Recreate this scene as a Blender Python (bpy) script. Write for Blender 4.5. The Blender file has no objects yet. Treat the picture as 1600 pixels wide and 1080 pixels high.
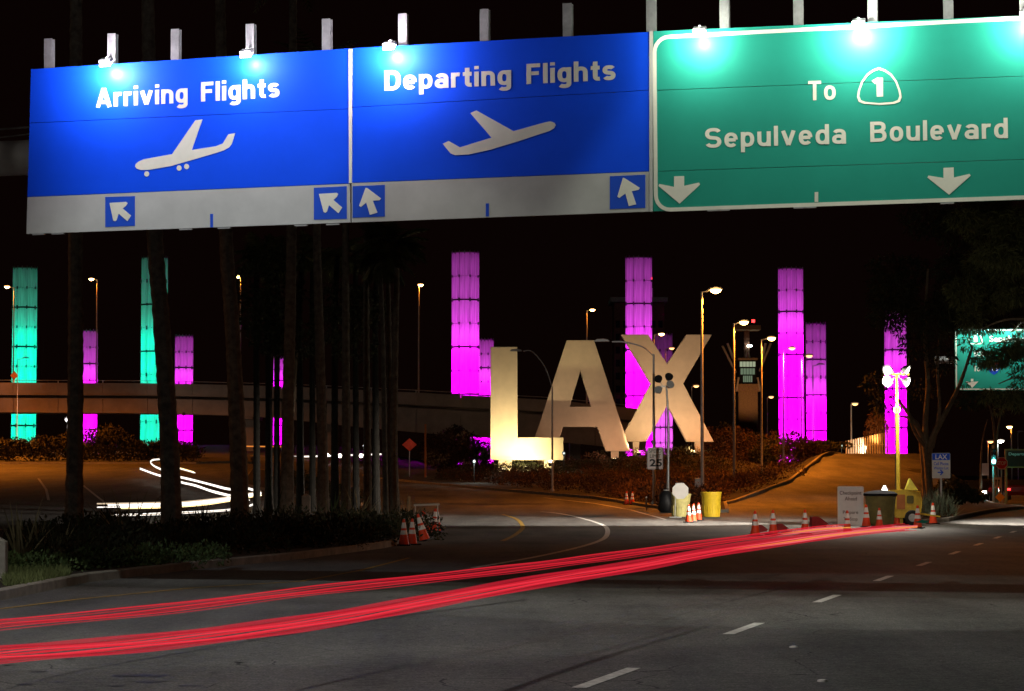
import bpy, math, random
import numpy as np
from mathutils import Vector, Matrix
from mathutils.geometry import tessellate_polygon

S = bpy.context.scene
C = S.collection
R = math.radians
PI = math.pi

# ------------------------------------------------------------------ camera
CAMH, F = 1.9, 3778.0
PITCH = math.atan(202 / F)
cam_d = bpy.data.cameras.new("Camera")
cam = bpy.data.objects.new("Camera", cam_d)
C.objects.link(cam)
cam.location = (0, 0, CAMH)
cam.rotation_euler = (PI / 2 + PITCH, 0, 0)
cam_d.sensor_width = 36
cam_d.lens = F / 1600 * 36
cam_d.clip_start = 0.1
cam_d.clip_end = 6000
S.camera = cam

# ------------------------------------------------------------------ night sky, fill light, exposure
w = bpy.data.worlds.new("World")
S.world = w
w.use_nodes = True
nt = w.node_tree
nt.nodes.clear()
out = nt.nodes.new("ShaderNodeOutputWorld")
bg1 = nt.nodes.new("ShaderNodeBackground")
bg2 = nt.nodes.new("ShaderNodeBackground")
addn = nt.nodes.new("ShaderNodeAddShader")
sky = nt.nodes.new("ShaderNodeTexSky")
sky.sky_type = 'NISHITA'
sky.sun_disc = False
sky.sun_elevation = R(28)
sky.sun_rotation = R(200)
bg1.inputs[1].default_value = 0.00005
nt.links.new(sky.outputs[0], bg1.inputs[0])
bg2.inputs[0].default_value = (0.0022, 0.0005, 0.0003, 1)      # sodium sky glow over the city
bg2.inputs[1].default_value = 1.0
nt.links.new(bg1.outputs[0], addn.inputs[0])
nt.links.new(bg2.outputs[0], addn.inputs[1])
nt.links.new(addn.outputs[0], out.inputs[0])
sun_d = bpy.data.lights.new("fill_sun", 'SUN')
sun_d.energy = 0.045  # weak fill added from the camera side to lift cones and trunks
sun_d.angle = R(0.5)
sun_d.color = (1, 0.95, 0.88)
sun = bpy.data.objects.new("fill_sun", sun_d)
C.objects.link(sun)
sun.rotation_euler = (R(72), 0, R(-20))
S.view_settings.view_transform = 'Standard'
S.view_settings.look = 'None'
S.view_settings.exposure = 0
S.view_settings.gamma = 1
S.view_settings.use_curve_mapping = False
S.render.engine = 'CYCLES'
S.cycles.max_bounces = 5
S.cycles.diffuse_bounces = 2
S.cycles.transparent_max_bounces = 12
S.cycles.sample_clamp_indirect = 4
S.cycles.use_light_tree = True

# ------------------------------------------------------------------ measuring helpers
CP, SP = math.cos(PITCH), math.sin(PITCH)


def ray(px, py):
    a, b = (px - 800) / F, -(py - 540) / F
    return Vector((a, CP - b * SP, SP + b * CP))


def P(px, py, Y):
    d = ray(px, py)
    return Vector((0, 0, CAMH)) + d * (Y / d.y)


def PH(px, py, z):
    d = ray(px, py)
    return Vector((0, 0, CAMH)) + d * ((z - CAMH) / d.z)


def X(px, Y):
    return (px - 800) / F * Y


def ZH(py, Y):
    return P(800, py, Y).z


def ss(a, b, t):
    t = max(0.0, min(1.0, (t - a) / (b - a)))
    return t * t * (3 - 2 * t)


def lerp(a, b, t):
    return a + (b - a) * t


def interp(pts, y):
    if y <= pts[0][0]:
        return pts[0][1]
    for (a, va), (b, vb) in zip(pts, pts[1:]):
        if y <= b:
            return lerp(va, vb, (y - a) / (b - a))
    return pts[-1][1]


RL = [(112, 8.5), (124, 11.1), (150, 17.5), (190, 24.6), (260, 34)]
RR = [(112, 17), (124, 21), (150, 26.5), (190, 33), (260, 44)]


def H(x, y):
    k = lerp(0.014, 0.026, ss(-10, -26, x)) * (1 - 0.9 * ss(18, 30, x))
    yy = min(y, 330)
    t = max(0.0, yy - 90)
    base = k * (t * t / (t + 8) if t > 0 else 0)
    rt = max(0.0, min(y, 196) - 114)
    hr = 0.047 * (rt * rt / (rt + 5) if rt > 0 else 0)
    m = ss(interp(RL, y) - 5, interp(RL, y), x) * (1 - ss(interp(RR, y), interp(RR, y) + 2.5, x)) * ss(110, 118, y)
    m *= 1 - ss(320, 420, y)
    z = lerp(base, max(base, hr), m)
    z += 1.9 * math.exp(-(((x - 14) / 15) ** 2 + ((y - 217) / 17) ** 2)) * (1 - m)
    return z


def G(px, Y, up=0.0):
    x = X(px, Y)
    return Vector((x, Y, H(x, Y) + up))


def AT(px, py, up, ymax=200):
    """point of the ray that is `up` above the terrain"""
    d = ray(px, py)
    Y = 12.0
    while Y < ymax:
        p = Vector((0, 0, CAMH)) + d * (Y / d.y)
        if p.z <= H(p.x, p.y) + up:
            break
        Y += 0.25
    p.z = H(p.x, p.y) + up
    return p


# ------------------------------------------------------------------ mesh builder
class MB:
    def __init__(s):
        s.v, s.f = [], []

    def add(s, vs, fs):
        n = len(s.v)
        s.v += [tuple(v) for v in vs]
        s.f += [tuple(i + n for i in f) for f in fs]
        return s

    def box(s, c, d, rz=0, rx=0, ry=0):
        M = Matrix.Rotation(rz, 3, 'Z') @ Matrix.Rotation(rx, 3, 'X') @ Matrix.Rotation(ry, 3, 'Y')
        c = Vector(c)
        vs = [c + M @ Vector((x * d[0] / 2, y * d[1] / 2, z * d[2] / 2)) for x in (-1, 1) for y in (-1, 1) for z in (-1, 1)]
        return s.add(vs, [(0, 1, 3, 2), (4, 6, 7, 5), (0, 4, 5, 1), (2, 3, 7, 6), (0, 2, 6, 4), (1, 5, 7, 3)])

    def bar(s, a, b, wx, wz):
        a, b = Vector(a), Vector(b)
        d = (b - a).normalized()
        u = d.cross(Vector((0, 0, 1)))
        if u.length < 1e-4:
            u = Vector((1, 0, 0))
        u.normalize()
        v = u.cross(d)
        vs = []
        for p in (a, b):
            for i, j in ((-1, -1), (1, -1), (1, 1), (-1, 1)):
                vs.append(p + u * i * wx / 2 + v * j * wz / 2)
        return s.add(vs, [(3, 2, 1, 0), (4, 5, 6, 7), (0, 1, 5, 4), (1, 2, 6, 5), (2, 3, 7, 6), (3, 0, 4, 7)])

    def tube(s, pts, rs, n=8, cap=True):
        pts = [Vector(p) for p in pts]
        if not isinstance(rs, (list, tuple)):
            rs = [rs] * len(pts)
        vs, fs = [], []
        ref = None
        for i, p in enumerate(pts):
            d = (pts[min(i + 1, len(pts) - 1)] - pts[max(i - 1, 0)]).normalized()
            if ref is None:
                ref = Vector((1, 0, 0)) if abs(d.x) < 0.9 else Vector((0, 1, 0))
            u = (ref - d * ref.dot(d)).normalized()
            ref = u
            v = d.cross(u)
            for k in range(n):
                a = 2 * PI * k / n
                vs.append(p + (u * math.cos(a) + v * math.sin(a)) * rs[i])
        for i in range(len(pts) - 1):
            for k in range(n):
                fs.append((i * n + k, i * n + (k + 1) % n, (i + 1) * n + (k + 1) % n, (i + 1) * n + k))
        if cap:
            fs.append(tuple(range(n - 1, -1, -1)))
            fs.append(tuple((len(pts) - 1) * n + k for k in range(n)))
        return s.add(vs, fs)

    def lathe(s, prof, n=16, c=(0, 0, 0), cap=True):
        c = Vector(c)
        vs, fs = [], []
        for r, z in prof:
            for k in range(n):
                a = 2 * PI * k / n
                vs.append(c + Vector((r * math.cos(a), r * math.sin(a), z)))
        for i in range(len(prof) - 1):
            for k in range(n):
                fs.append((i * n + k, i * n + (k + 1) % n, (i + 1) * n + (k + 1) % n, (i + 1) * n + k))
        if cap:
            fs.append(tuple(range(n - 1, -1, -1)))
            fs.append(tuple((len(prof) - 1) * n + k for k in range(n)))
        return s.add(vs, fs)

    def plate(s, loops, y0, y1):
        """polygon in local x,z (first loop outer, rest holes) with thickness from y0 (front) to y1 (back)"""
        if loops and not isinstance(loops[0][0], (list, tuple, Vector)):
            loops = [loops]
        flat = [p for l in loops for p in l]
        tris = tessellate_polygon([[Vector((p[0], p[1], 0)) for p in l] for l in loops])
        n = len(flat)
        vs = [(p[0], y0, p[1]) for p in flat] + [(p[0], y1, p[1]) for p in flat]
        fs = []
        for t in tris:
            a, b, c = [Vector(flat[i]).to_2d() if False else Vector((flat[i][0], flat[i][1])) for i in t]
            cr = (b.x - a.x) * (c.y - a.y) - (b.y - a.y) * (c.x - a.x)
            tt = t if cr > 0 else (t[0], t[2], t[1])
            fs.append(tuple(tt))
            fs.append((tt[0] + n, tt[2] + n, tt[1] + n))
        o = 0
        for l in loops:
            m = len(l)
            for k in range(m):
                a, b = o + k, o + (k + 1) % m
                fs.append((a, b, b + n, a + n))
            o += m
        return s.add(vs, fs)

    def build(s, name, mat=None, parent=None, loc=None, smooth=False, bevel=0):
        me = bpy.data.meshes.new(name)
        me.from_pydata(s.v, [], s.f)
        me.update()
        if mat:
            me.materials.append(mat)
        if smooth:
            for p in me.polygons:
                p.use_smooth = True
            try:
                me.set_sharp_from_angle(angle=R(40))
            except Exception:
                pass
        o = bpy.data.objects.new(name, me)
        C.objects.link(o)
        if parent:
            o.parent = parent
        if loc is not None:
            o.location = loc
        if bevel:
            b = o.modifiers.new("bevel", 'BEVEL')
            b.width = bevel
            b.segments = 2
            b.limit_method = 'ANGLE'
        return o


def tag(o, label, cat, group=None):
    o['label'] = label
    o['category'] = cat
    if group:
        o['group'] = group
    return o


def thing(name, label, cat, loc=(0, 0, 0), rz=0, group=None):
    o = bpy.data.objects.new(name, None)
    o.empty_display_size = 0.3
    C.objects.link(o)
    o.location = loc
    o.rotation_euler = (0, 0, rz)
    return tag(o, label, cat, group)


def copy_tree(o, parent=None):
    c = o.copy()
    C.objects.link(c)
    c.parent = parent
    for ch in list(o.children):
        copy_tree(ch, c)
    return c


def struct(o):
    o['kind'] = 'structure'
    return o


def stuff(o):
    o['kind'] = 'stuff'
    return o


def light(kind, parent, loc, power, color, radius=0.1, size=120, blend=0.5, aim=None):
    ld = bpy.data.lights.new("lamp_light", kind)
    ld.energy = power
    ld.color = color
    ld.shadow_soft_size = radius
    if kind == 'SPOT':
        ld.spot_size = R(size)
        ld.spot_blend = blend
    o = bpy.data.objects.new("lamp_light", ld)
    C.objects.link(o)
    o.parent = parent
    o.location = loc
    if aim is not None:
        o.rotation_euler = Vector(aim).to_track_quat('-Z', 'Y').to_euler()
    return o


# ------------------------------------------------------------------ materials
MATS = {}


def mat(name, col, rough=0.7, metal=0.0, var=0.25, scale=3.0, bump=0.0, bscale=30.0, spec=0.3, trans=0.0):
    if name in MATS:
        return MATS[name]
    m = bpy.data.materials.new(name)
    m.use_nodes = True
    t = m.node_tree
    b = t.nodes["Principled BSDF"]
    b.inputs["Roughness"].default_value = rough
    b.inputs["Metallic"].default_value = metal
    b.inputs["Specular IOR Level"].default_value = spec
    tc = t.nodes.new("ShaderNodeTexCoord")
    if var > 0:
        n = t.nodes.new("ShaderNodeTexNoise")
        n.inputs["Scale"].default_value = scale
        n.inputs["Detail"].default_value = 6
        n.inputs["Roughness"].default_value = 0.65
        r = t.nodes.new("ShaderNodeValToRGB")
        r.color_ramp.elements[0].position = 0.3
        r.color_ramp.elements[1].position = 0.7
        r.color_ramp.elements[0].color = (*[c * (1 - var) for c in col], 1)
        r.color_ramp.elements[1].color = (*[min(1, c * (1 + var)) for c in col], 1)
        t.links.new(tc.outputs["Object"], n.inputs["Vector"])
        t.links.new(n.outputs[0], r.inputs[0])
        t.links.new(r.outputs[0], b.inputs["Base Color"])
    else:
        b.inputs["Base Color"].default_value = (*col, 1)
    if bump > 0:
        n2 = t.nodes.new("ShaderNodeTexNoise")
        n2.inputs["Scale"].default_value = bscale
        n2.inputs["Detail"].default_value = 4
        bp = t.nodes.new("ShaderNodeBump")
        bp.inputs["Strength"].default_value = bump
        bp.inputs["Distance"].default_value = 0.02
        t.links.new(tc.outputs["Object"], n2.inputs["Vector"])
        t.links.new(n2.outputs[0], bp.inputs["Height"])
        t.links.new(bp.outputs[0], b.inputs["Normal"])
    MATS[name] = m
    return m


def emis(name, col, strength, alpha=1.0):
    if name in MATS:
        return MATS[name]
    m = bpy.data.materials.new(name)
    m.use_nodes = True
    t = m.node_tree
    t.nodes.clear()
    o = t.nodes.new("ShaderNodeOutputMaterial")
    e = t.nodes.new("ShaderNodeEmission")
    e.inputs[0].default_value = (*col, 1)
    e.inputs[1].default_value = strength
    if alpha < 1:
        tr = t.nodes.new("ShaderNodeBsdfTransparent")
        mx = t.nodes.new("ShaderNodeMixShader")
        mx.inputs[0].default_value = alpha
        t.links.new(tr.outputs[0], mx.inputs[1])
        t.links.new(e.outputs[0], mx.inputs[2])
        t.links.new(mx.outputs[0], o.inputs[0])
    else:
        t.links.new(e.outputs[0], o.inputs[0])
    MATS[name] = m
    return m


def asphalt(name, dark, lightc):
    m = bpy.data.materials.new(name)
    m.use_nodes = True
    t = m.node_tree
    N, L = t.nodes.new, t.links.new
    b = t.nodes["Principled BSDF"]
    b.inputs["Roughness"].default_value = 0.8
    b.inputs["Specular IOR Level"].default_value = 0.35
    tc = N("ShaderNodeTexCoord")
    mp = N("ShaderNodeMapping")
    mp.inputs["Rotation"].default_value = (0, 0, R(-15.3) * -1)
    mp.inputs["Scale"].default_value = (1.0, 0.12, 1)
    L(tc.outputs["Object"], mp.inputs[0])
    lanes = N("ShaderNodeTexNoise")                      # long streaks of wear along the lanes
    lanes.inputs["Scale"].default_value = 0.9
    lanes.inputs["Detail"].default_value = 5
    L(mp.outputs[0], lanes.inputs["Vector"])
    big = N("ShaderNodeTexNoise")
    big.inputs["Scale"].default_value = 0.35
    big.inputs["Detail"].default_value = 8
    big.inputs["Roughness"].default_value = 0.7
    L(tc.outputs["Object"], big.inputs["Vector"])
    fine = N("ShaderNodeTexNoise")
    fine.inputs["Scale"].default_value = 9
    fine.inputs["Detail"].default_value = 7
    fine.inputs["Roughness"].default_value = 0.8
    L(tc.outputs["Object"], fine.inputs["Vector"])
    a1 = N("ShaderNodeMath"); a1.operation = 'ADD'
    L(lanes.outputs[0], a1.inputs[0]); L(big.outputs[0], a1.inputs[1])
    a2 = N("ShaderNodeMath"); a2.operation = 'MULTIPLY_ADD'
    a2.inputs[1].default_value = 0.30
    L(a1.outputs[0], a2.inputs[0])
    a3 = N("ShaderNodeMath"); a3.operation = 'MULTIPLY'; a3.inputs[1].default_value = 0.62
    L(fine.outputs[0], a3.inputs[0]); L(a3.outputs[0], a2.inputs[2])
    cr = N("ShaderNodeValToRGB")
    cr.color_ramp.elements[0].position = 0.50
    cr.color_ramp.elements[1].position = 0.74
    cr.color_ramp.elements[0].color = (*dark, 1)
    cr.color_ramp.elements[1].color = (*lightc, 1)
    L(a2.outputs[0], cr.inputs[0])
    grit = N("ShaderNodeTexNoise")                       # stones of the aggregate
    grit.inputs["Scale"].default_value = 38
    grit.inputs["Detail"].default_value = 2
    L(tc.outputs["Object"], grit.inputs["Vector"])
    gr = N("ShaderNodeValToRGB")
    gr.color_ramp.elements[0].position = 0.36
    gr.color_ramp.elements[0].color = (0.42, 0.42, 0.42, 1)
    gr.color_ramp.elements[1].position = 0.62
    gr.color_ramp.elements[1].color = (1.35, 1.33, 1.3, 1)
    L(grit.outputs[0], gr.inputs[0])
    gm = N("ShaderNodeMix"); gm.data_type = 'RGBA'; gm.blend_type = 'MULTIPLY'; gm.inputs[0].default_value = 1.0
    L(cr.outputs[0], gm.inputs[6]); L(gr.outputs[0], gm.inputs[7])
    vo = N("ShaderNodeTexVoronoi")                       # thin cracks, only in worn places
    vo.feature = 'DISTANCE_TO_EDGE'
    vo.inputs["Scale"].default_value = 0.55
    wv = N("ShaderNodeVectorMath"); wv.operation = 'MULTIPLY_ADD'
    wv.inputs[1].default_value = (0.5, 0.5, 0.5)
    L(fine.outputs[1], wv.inputs[0]) if False else L(big.outputs[1], wv.inputs[0])
    L(tc.outputs["Object"], wv.inputs[2])
    L(wv.outputs[0], vo.inputs["Vector"])
    lt = N("ShaderNodeMath"); lt.operation = 'LESS_THAN'; lt.inputs[1].default_value = 0.005
    L(vo.outputs["Distance"], lt.inputs[0])
    gt = N("ShaderNodeMath"); gt.operation = 'GREATER_THAN'; gt.inputs[1].default_value = 0.52
    L(big.outputs[0], gt.inputs[0])
    ml = N("ShaderNodeMath"); ml.operation = 'MULTIPLY'
    L(lt.outputs[0], ml.inputs[0]); L(gt.outputs[0], ml.inputs[1])
    mx = N("ShaderNodeMix"); mx.data_type = 'RGBA'
    mx.inputs[7].default_value = (0.012, 0.012, 0.012, 1)
    L(ml.outputs[0], mx.inputs[0]); L(gm.outputs[2], mx.inputs[6])
    L(mx.outputs[2], b.inputs["Base Color"])
    bp = N("ShaderNodeBump"); bp.inputs["Strength"].default_value = 0.9; bp.inputs["Distance"].default_value = 0.02
    L(fine.outputs[0], bp.inputs["Height"])
    L(bp.outputs[0], b.inputs["Normal"])
    return m


M_ASPH = asphalt("asphalt", (0.03, 0.03, 0.029), (0.17, 0.166, 0.155))
M_SOIL = mat("soil", (0.022, 0.017, 0.012), 0.95, var=0.5, scale=1.5, bump=0.6, bscale=6)
M_CONC = mat("concrete", (0.32, 0.30, 0.26), 0.85, var=0.25, scale=4, bump=0.3, bscale=40)
M_KERB = mat("kerb_concrete", (0.22, 0.20, 0.16), 0.9, var=0.35, scale=3, bump=0.4, bscale=30)
M_BRIDGE = mat("bridge_concrete", (0.27, 0.21, 0.16), 0.85, var=0.2, scale=0.6, bump=0.2, bscale=5)
M_PAINT = mat("road_paint", (0.55, 0.54, 0.50), 0.7, var=0.4, scale=9, bump=0.2)
M_YELLOWPAINT = mat("yellow_road_paint", (0.30, 0.18, 0.03), 0.7, var=0.5, scale=9)
M_TAR = mat("tar", (0.015, 0.014, 0.014), 0.6, var=0.3, scale=8, bump=0.5)
M_STEEL = mat("galvanised_steel", (0.42, 0.43, 0.42), 0.45, 0.6, var=0.2, scale=6)
M_POLE = mat("grey_pole_paint", (0.33, 0.33, 0.33), 0.55, 0.2, var=0.2, scale=3)
M_BLUE = mat("blue_sheeting", (0.005, 0.085, 0.95), 0.5, var=0.05, scale=1.2, spec=0.12)
M_BLUE2 = mat("blue_sheeting_dark", (0.02, 0.09, 0.62), 0.5, spec=0.12, var=0.05, scale=2)
M_GREEN = mat("green_sheeting", (0.022, 0.32, 0.235), 0.5, var=0.05, scale=1.2, spec=0.12)
M_GREYSH = mat("grey_sheeting", (0.50, 0.51, 0.48), 0.5, var=0.10, scale=1.5)
M_WHITE = mat("white_sheeting", (0.78, 0.78, 0.66), 0.5, var=0.07, scale=2.5)
M_ALU = mat("aluminium_back", (0.45, 0.46, 0.45), 0.45, 0.5, var=0.15, scale=3)
M_BLACK = mat("black_plastic", (0.012, 0.012, 0.013), 0.5, var=0.2)
M_BLACKP = mat("black_print", (0.02, 0.02, 0.02), 0.6, var=0)
M_ORANGE = mat("cone_orange", (0.75, 0.06, 0.015), 0.55, var=0.15, scale=6)
M_REFL = mat("cone_white", (0.8, 0.78, 0.75), 0.5, var=0.1, scale=10)
M_YELLOW = mat("yellow_plastic", (0.62, 0.42, 0.02), 0.55, var=0.2, scale=4)
M_MACHINE = mat("machine_yellow", (0.55, 0.38, 0.04), 0.5, 0.0, var=0.25, scale=5)
M_OLIVE = mat("olive_plastic", (0.12, 0.105, 0.03), 0.6, var=0.25, scale=4)
M_LETTER = mat("letter_panel", (0.70, 0.60, 0.46), 0.7, var=0.08, scale=1.0, bump=0.1, bscale=4)
M_TRUNK = mat("palm_bark", (0.16, 0.14, 0.11), 0.95, var=0.5, scale=6, bump=0.9, bscale=14)
M_BARK = mat("tree_bark", (0.15, 0.11, 0.07), 0.95, var=0.4, scale=5, bump=0.8, bscale=12)
M_LEAF = mat("leaf_green", (0.055, 0.085, 0.025), 0.7, var=0.6, scale=2)
M_LEAFD = mat("leaf_dark", (0.028, 0.03, 0.012), 0.8, var=0.6, scale=1.2)
M_LEAFR = mat("leaf_russet", (0.05, 0.022, 0.012), 0.8, var=0.75, scale=2.5)
M_SILVER = mat("leaf_silver", (0.20, 0.24, 0.16), 0.7, var=0.4, scale=4)
M_GRASS = mat("grass_blade", (0.14, 0.17, 0.06), 0.8, var=0.5, scale=3)
M_FROND = mat("palm_frond", (0.07, 0.075, 0.022), 0.75, var=0.5, scale=3)
M_BRICK = mat("dark_brick", (0.16, 0.07, 0.045), 0.9, var=0.3, scale=2)
M_RED = mat("red_paint", (0.55, 0.02, 0.02), 0.5, var=0.1)
M_BROWN = mat("brown_sheeting", (0.06, 0.02, 0.012), 0.5, var=0.1)
M_RUST = mat("painted_orange_post", (0.40, 0.14, 0.04), 0.7, var=0.2)
M_DIAM = mat("diamond_yellow", (0.70, 0.36, 0.02), 0.5, var=0.1)
M_CAR = mat("car_paint_dark", (0.03, 0.03, 0.035), 0.25, 0.3, var=0.1)
M_CARR = mat("car_paint_maroon", (0.09, 0.02, 0.02), 0.25, 0.3, var=0.1)
M_GLASS = mat("dark_glass", (0.02, 0.022, 0.025), 0.08, var=0)
M_RUBBER = mat("rubber", (0.02, 0.02, 0.02), 0.85, var=0.1)
E_SODIUM = emis("sodium_lens", (1.0, 0.50, 0.14), 40)
E_SODDIM = emis("sodium_lens_dim", (1.0, 0.45, 0.16), 4)
E_WHITE = emis("white_lens", (1.0, 0.96, 0.88), 40)
E_COOL = emis("cool_lens", (0.8, 1.0, 0.9), 25)
E_SIGNL = emis("sign_lamp_lens", (1.0, 1.0, 0.95), 14)
E_RED = emis("red_lens", (1.0, 0.03, 0.03), 6)
E_GREEN = emis("green_lens", (0.25, 1.0, 0.9), 12)
E_WIN = emis("lit_window", (0.75, 0.85, 0.55), 0.42)
E_WIN2 = emis("lit_window_dim", (0.45, 0.6, 0.38), 0.28)

# ------------------------------------------------------------------ text
_cap = [None]


def text_mesh(s, bold=0.02):
    cu = bpy.data.curves.new("lettering", 'FONT')
    cu.body = s
    cu.size = 1
    cu.extrude = 0.001
    cu.offset = bold
    cu.resolution_u = 4
    o = bpy.data.objects.new("tmp", cu)
    C.objects.link(o)
    dg = bpy.context.evaluated_depsgraph_get()
    me = bpy.data.meshes.new_from_object(o.evaluated_get(dg))
    bpy.data.objects.remove(o)
    return me


def lettering(s, a, b, cap, material, parent, y=-0.004, bold=0.02, name="lettering"):
    """text from a=(u,v) baseline left to b=(u,v) baseline right with given capital height; local x,z plane facing -y"""
    me = text_mesh(s, bold)
    if _cap[0] is None:
        hm = text_mesh("H", 0.0)
        _cap[0] = max(v.co.y for v in hm.vertices)
    xs = [v.co.x for v in me.vertices]
    x0, x1 = min(xs), max(xs)
    dx, dz = b[0] - a[0], b[1] - a[1]
    for v in me.vertices:
        t = (v.co.x - x0) / (x1 - x0)
        zz = v.co.y / _cap[0] * cap
        yy = v.co.z
        v.co = Vector((a[0] + dx * t, y - yy, a[1] + dz * t + zz))
    me.materials.clear()
    me.materials.append(material)
    me.name = name
    o = bpy.data.objects.new(name, me)
    C.objects.link(o)
    o.parent = parent
    return o


# highway-style stroke letters for the big signs: centre lines per glyph, capital height 1
def _ell(cx, cy, rx, ry, a0, a1, n=18, e=2.35):
    o = []
    for k in range(n + 1):
        a = R(a0 + (a1 - a0) * k / n)
        c, s_ = math.cos(a), math.sin(a)
        o.append((cx + rx * math.copysign(abs(c) ** (2 / e), c), cy + ry * math.copysign(abs(s_) ** (2 / e), s_)))
    return o


def glyph(ch, st):
    """list of (points, closed), advance width"""
    h = st / 2
    xh = 0.74
    w = 0.56
    rx, ry, cx, cy = (w - st) / 2, (xh - st) / 2, w / 2, xh / 2
    ring = (_ell(cx, cy, rx, ry, 0, 360, 28)[:-1], True)
    L = lambda *p: (list(p), False)
    if ch == ' ':
        return [], 0.42
    if ch == 'o':
        return [ring], w
    if ch == 'e':
        return [L(*( [(h, cy), (w - h, cy)])), (_ell(cx, cy, rx, ry, 0, 318, 26), False)], w
    if ch == 'a':
        return [L((w - h, 0), (w - h, xh * .62)), (_ell(cx, xh * .62, rx, xh * .38 - h, 0, 152, 12), False), (_ell(w / 2 - .02, .235, rx - .01, .15, 0, 360, 22)[:-1], True)], w
    if ch == 'd':
        return [ring, L((w - h, 0), (w - h, 1))], w
    if ch == 'p':
        return [ring, L((h, -.27), (h, xh))], w
    if ch == 'g':
        return [ring, L(*([(w - h, xh), (w - h, -.06)] + _ell(cx, -.06, rx, .13, 0, -150, 10)[1:]))], w
    if ch == 'n':
        return [L((h, 0), (h, xh)), L(*(_ell(cx, xh - h - .22, rx, .22, 180, 0, 12) + [(w - h, 0)]))], w
    if ch == 'h':
        return [L((h, 0), (h, 1)), L(*(_ell(cx, xh - h - .22, rx, .22, 180, 0, 12) + [(w - h, 0)]))], w
    if ch == 'r':
        return [L((h, 0), (h, xh)), L(*(_ell(.285, xh - h - .2, .2, .2, 180, 70, 8)))], .37
    if ch == 'u':
        return [L((w - h, 0), (w - h, xh)), L(*([(h, xh)] + _ell(cx, h + .22, rx, .22, 180, 360, 12)))], w
    if ch == 'l':
        return [L((h, 0), (h, 1))], st
    if ch == 'i':
        return [L((h, 0), (h, xh)), L((h, .86), (h, 1.02))], st
    if ch == 'v':
        return [L((h * .95, xh), (.30, -.0 + .02)), L((.60 - h * .95, xh), (.30, .02))], .60
    if ch == 't':
        return [L(*([(.2, .95), (.2, .2)] + _ell(.34, .2, .14, .2 - h, 180, 285, 8))), L((.02, xh - h), (.38, xh - h))], .39
    if ch == 's':
        w2 = .52
        r2 = (w2 - st) / 2
        q = (xh - st) / 4
        return [L(*(_ell(w2 / 2, xh - h - q, r2, q, 25, 245, 14) + _ell(w2 / 2, h + q, r2, q, 65, -155, 14)))], w2
    if ch == 'S':
        w2 = .68
        r2 = (w2 - st) / 2
        q = (1 - st) / 4
        return [L(*(_ell(w2 / 2, 1 - h - q, r2, q, 22, 245, 16) + _ell(w2 / 2, h + q, r2, q, 65, -158, 16)))], w2
    if ch == 'A':
        return [L((h * .9, 0), (.37, 1 - h * .2)), L((.74 - h * .9, 0), (.37, 1 - h * .2)), L((.17, .27), (.57, .27))], .74
    if ch == 'F':
        return [L((h, 0), (h, 1)), L((h, 1 - h), (.56, 1 - h)), L((h, .52), (.50, .52))], .57
    if ch == 'T':
        return [L((.31, 0), (.31, 1)), L((0, 1 - h), (.62, 1 - h))], .62
    if ch == 'D':
        return [L((h, 0), (h, 1)), L(*([(h, 1 - h), (.3, 1 - h)] + _ell(.3, .5, .35 - h + .03, .5 - h, 90, -90, 16)[1:-1] + [(.3, h), (h, h)]))], .68
    if ch == 'B':
        return [L((h, 0), (h, 1)), L(*([(h, 1 - h), (.34, 1 - h)] + _ell(.36, .75 - h / 2 + .02, .2, .25 - h / 2 - .02, 90, -90, 10)[1:-1] + [(.34, .52), (h, .52)])),
                L(*([(.34, .52)] + _ell(.37, .26 + h / 2, .225, .26 - h / 2, 90, -90, 10)[1:-1] + [(.34, h), (h, h)]))], .68
    if ch == '1':
        return [L((.26, 0), (.26, 1)), L((.02, .76), (.26, .93))], .26 + h
    raise KeyError(ch)


def sign_text(s_, a, b, cap, material, parent, y=-0.004, st=0.17, gap=0.13):
    strokes, x, word = [], 0.0, 0
    for ch in s_:
        g_, adv = glyph(ch, st)
        word += ch == ' '
        for pts, cl in g_:
            strokes.append(([(px + x, py) for px, py in pts], cl, word))
        x += adv + gap
    W = x - gap
    mbs = [MB() for _ in range(word + 1)]
    for i, (pts, cl, wi) in enumerate(strokes):
        mb = mbs[wi]
        n = len(pts)
        lf, rt = [], []
        for k in range(n):
            p = Vector(pts[k])
            pa = Vector(pts[(k - 1) % n] if (cl or k) else pts[k])
            pb = Vector(pts[(k + 1) % n] if (cl or k < n - 1) else pts[k])
            d1 = (p - pa).normalized() if (p - pa).length > 1e-6 else (pb - p).normalized()
            d2 = (pb - p).normalized() if (pb - p).length > 1e-6 else d1
            nn = Vector((-(d1 + d2).y, (d1 + d2).x)).normalized()
            m = min(1.6, 1 / max(.3, nn.dot(Vector((-d1.y, d1.x)))))
            lf.append(p + nn * st / 2 * m)
            rt.append(p - nn * st / 2 * m)

        def tr(p):
            t_ = p.x / W
            return (a[0] + (b[0] - a[0]) * t_, a[1] + (b[1] - a[1]) * t_ + p.y * cap)
        yy = y - .0004 * (i % 7)
        if cl:
            mb.plate([[tr(p) for p in rt], [tr(p) for p in lf]], yy, yy + .0003)
        else:
            mb.plate([tr(p) for p in lf] + [tr(p) for p in reversed(rt)], yy, yy + .0003)
    return [mb.build("lettering", material, parent) for mb in mbs]


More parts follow.
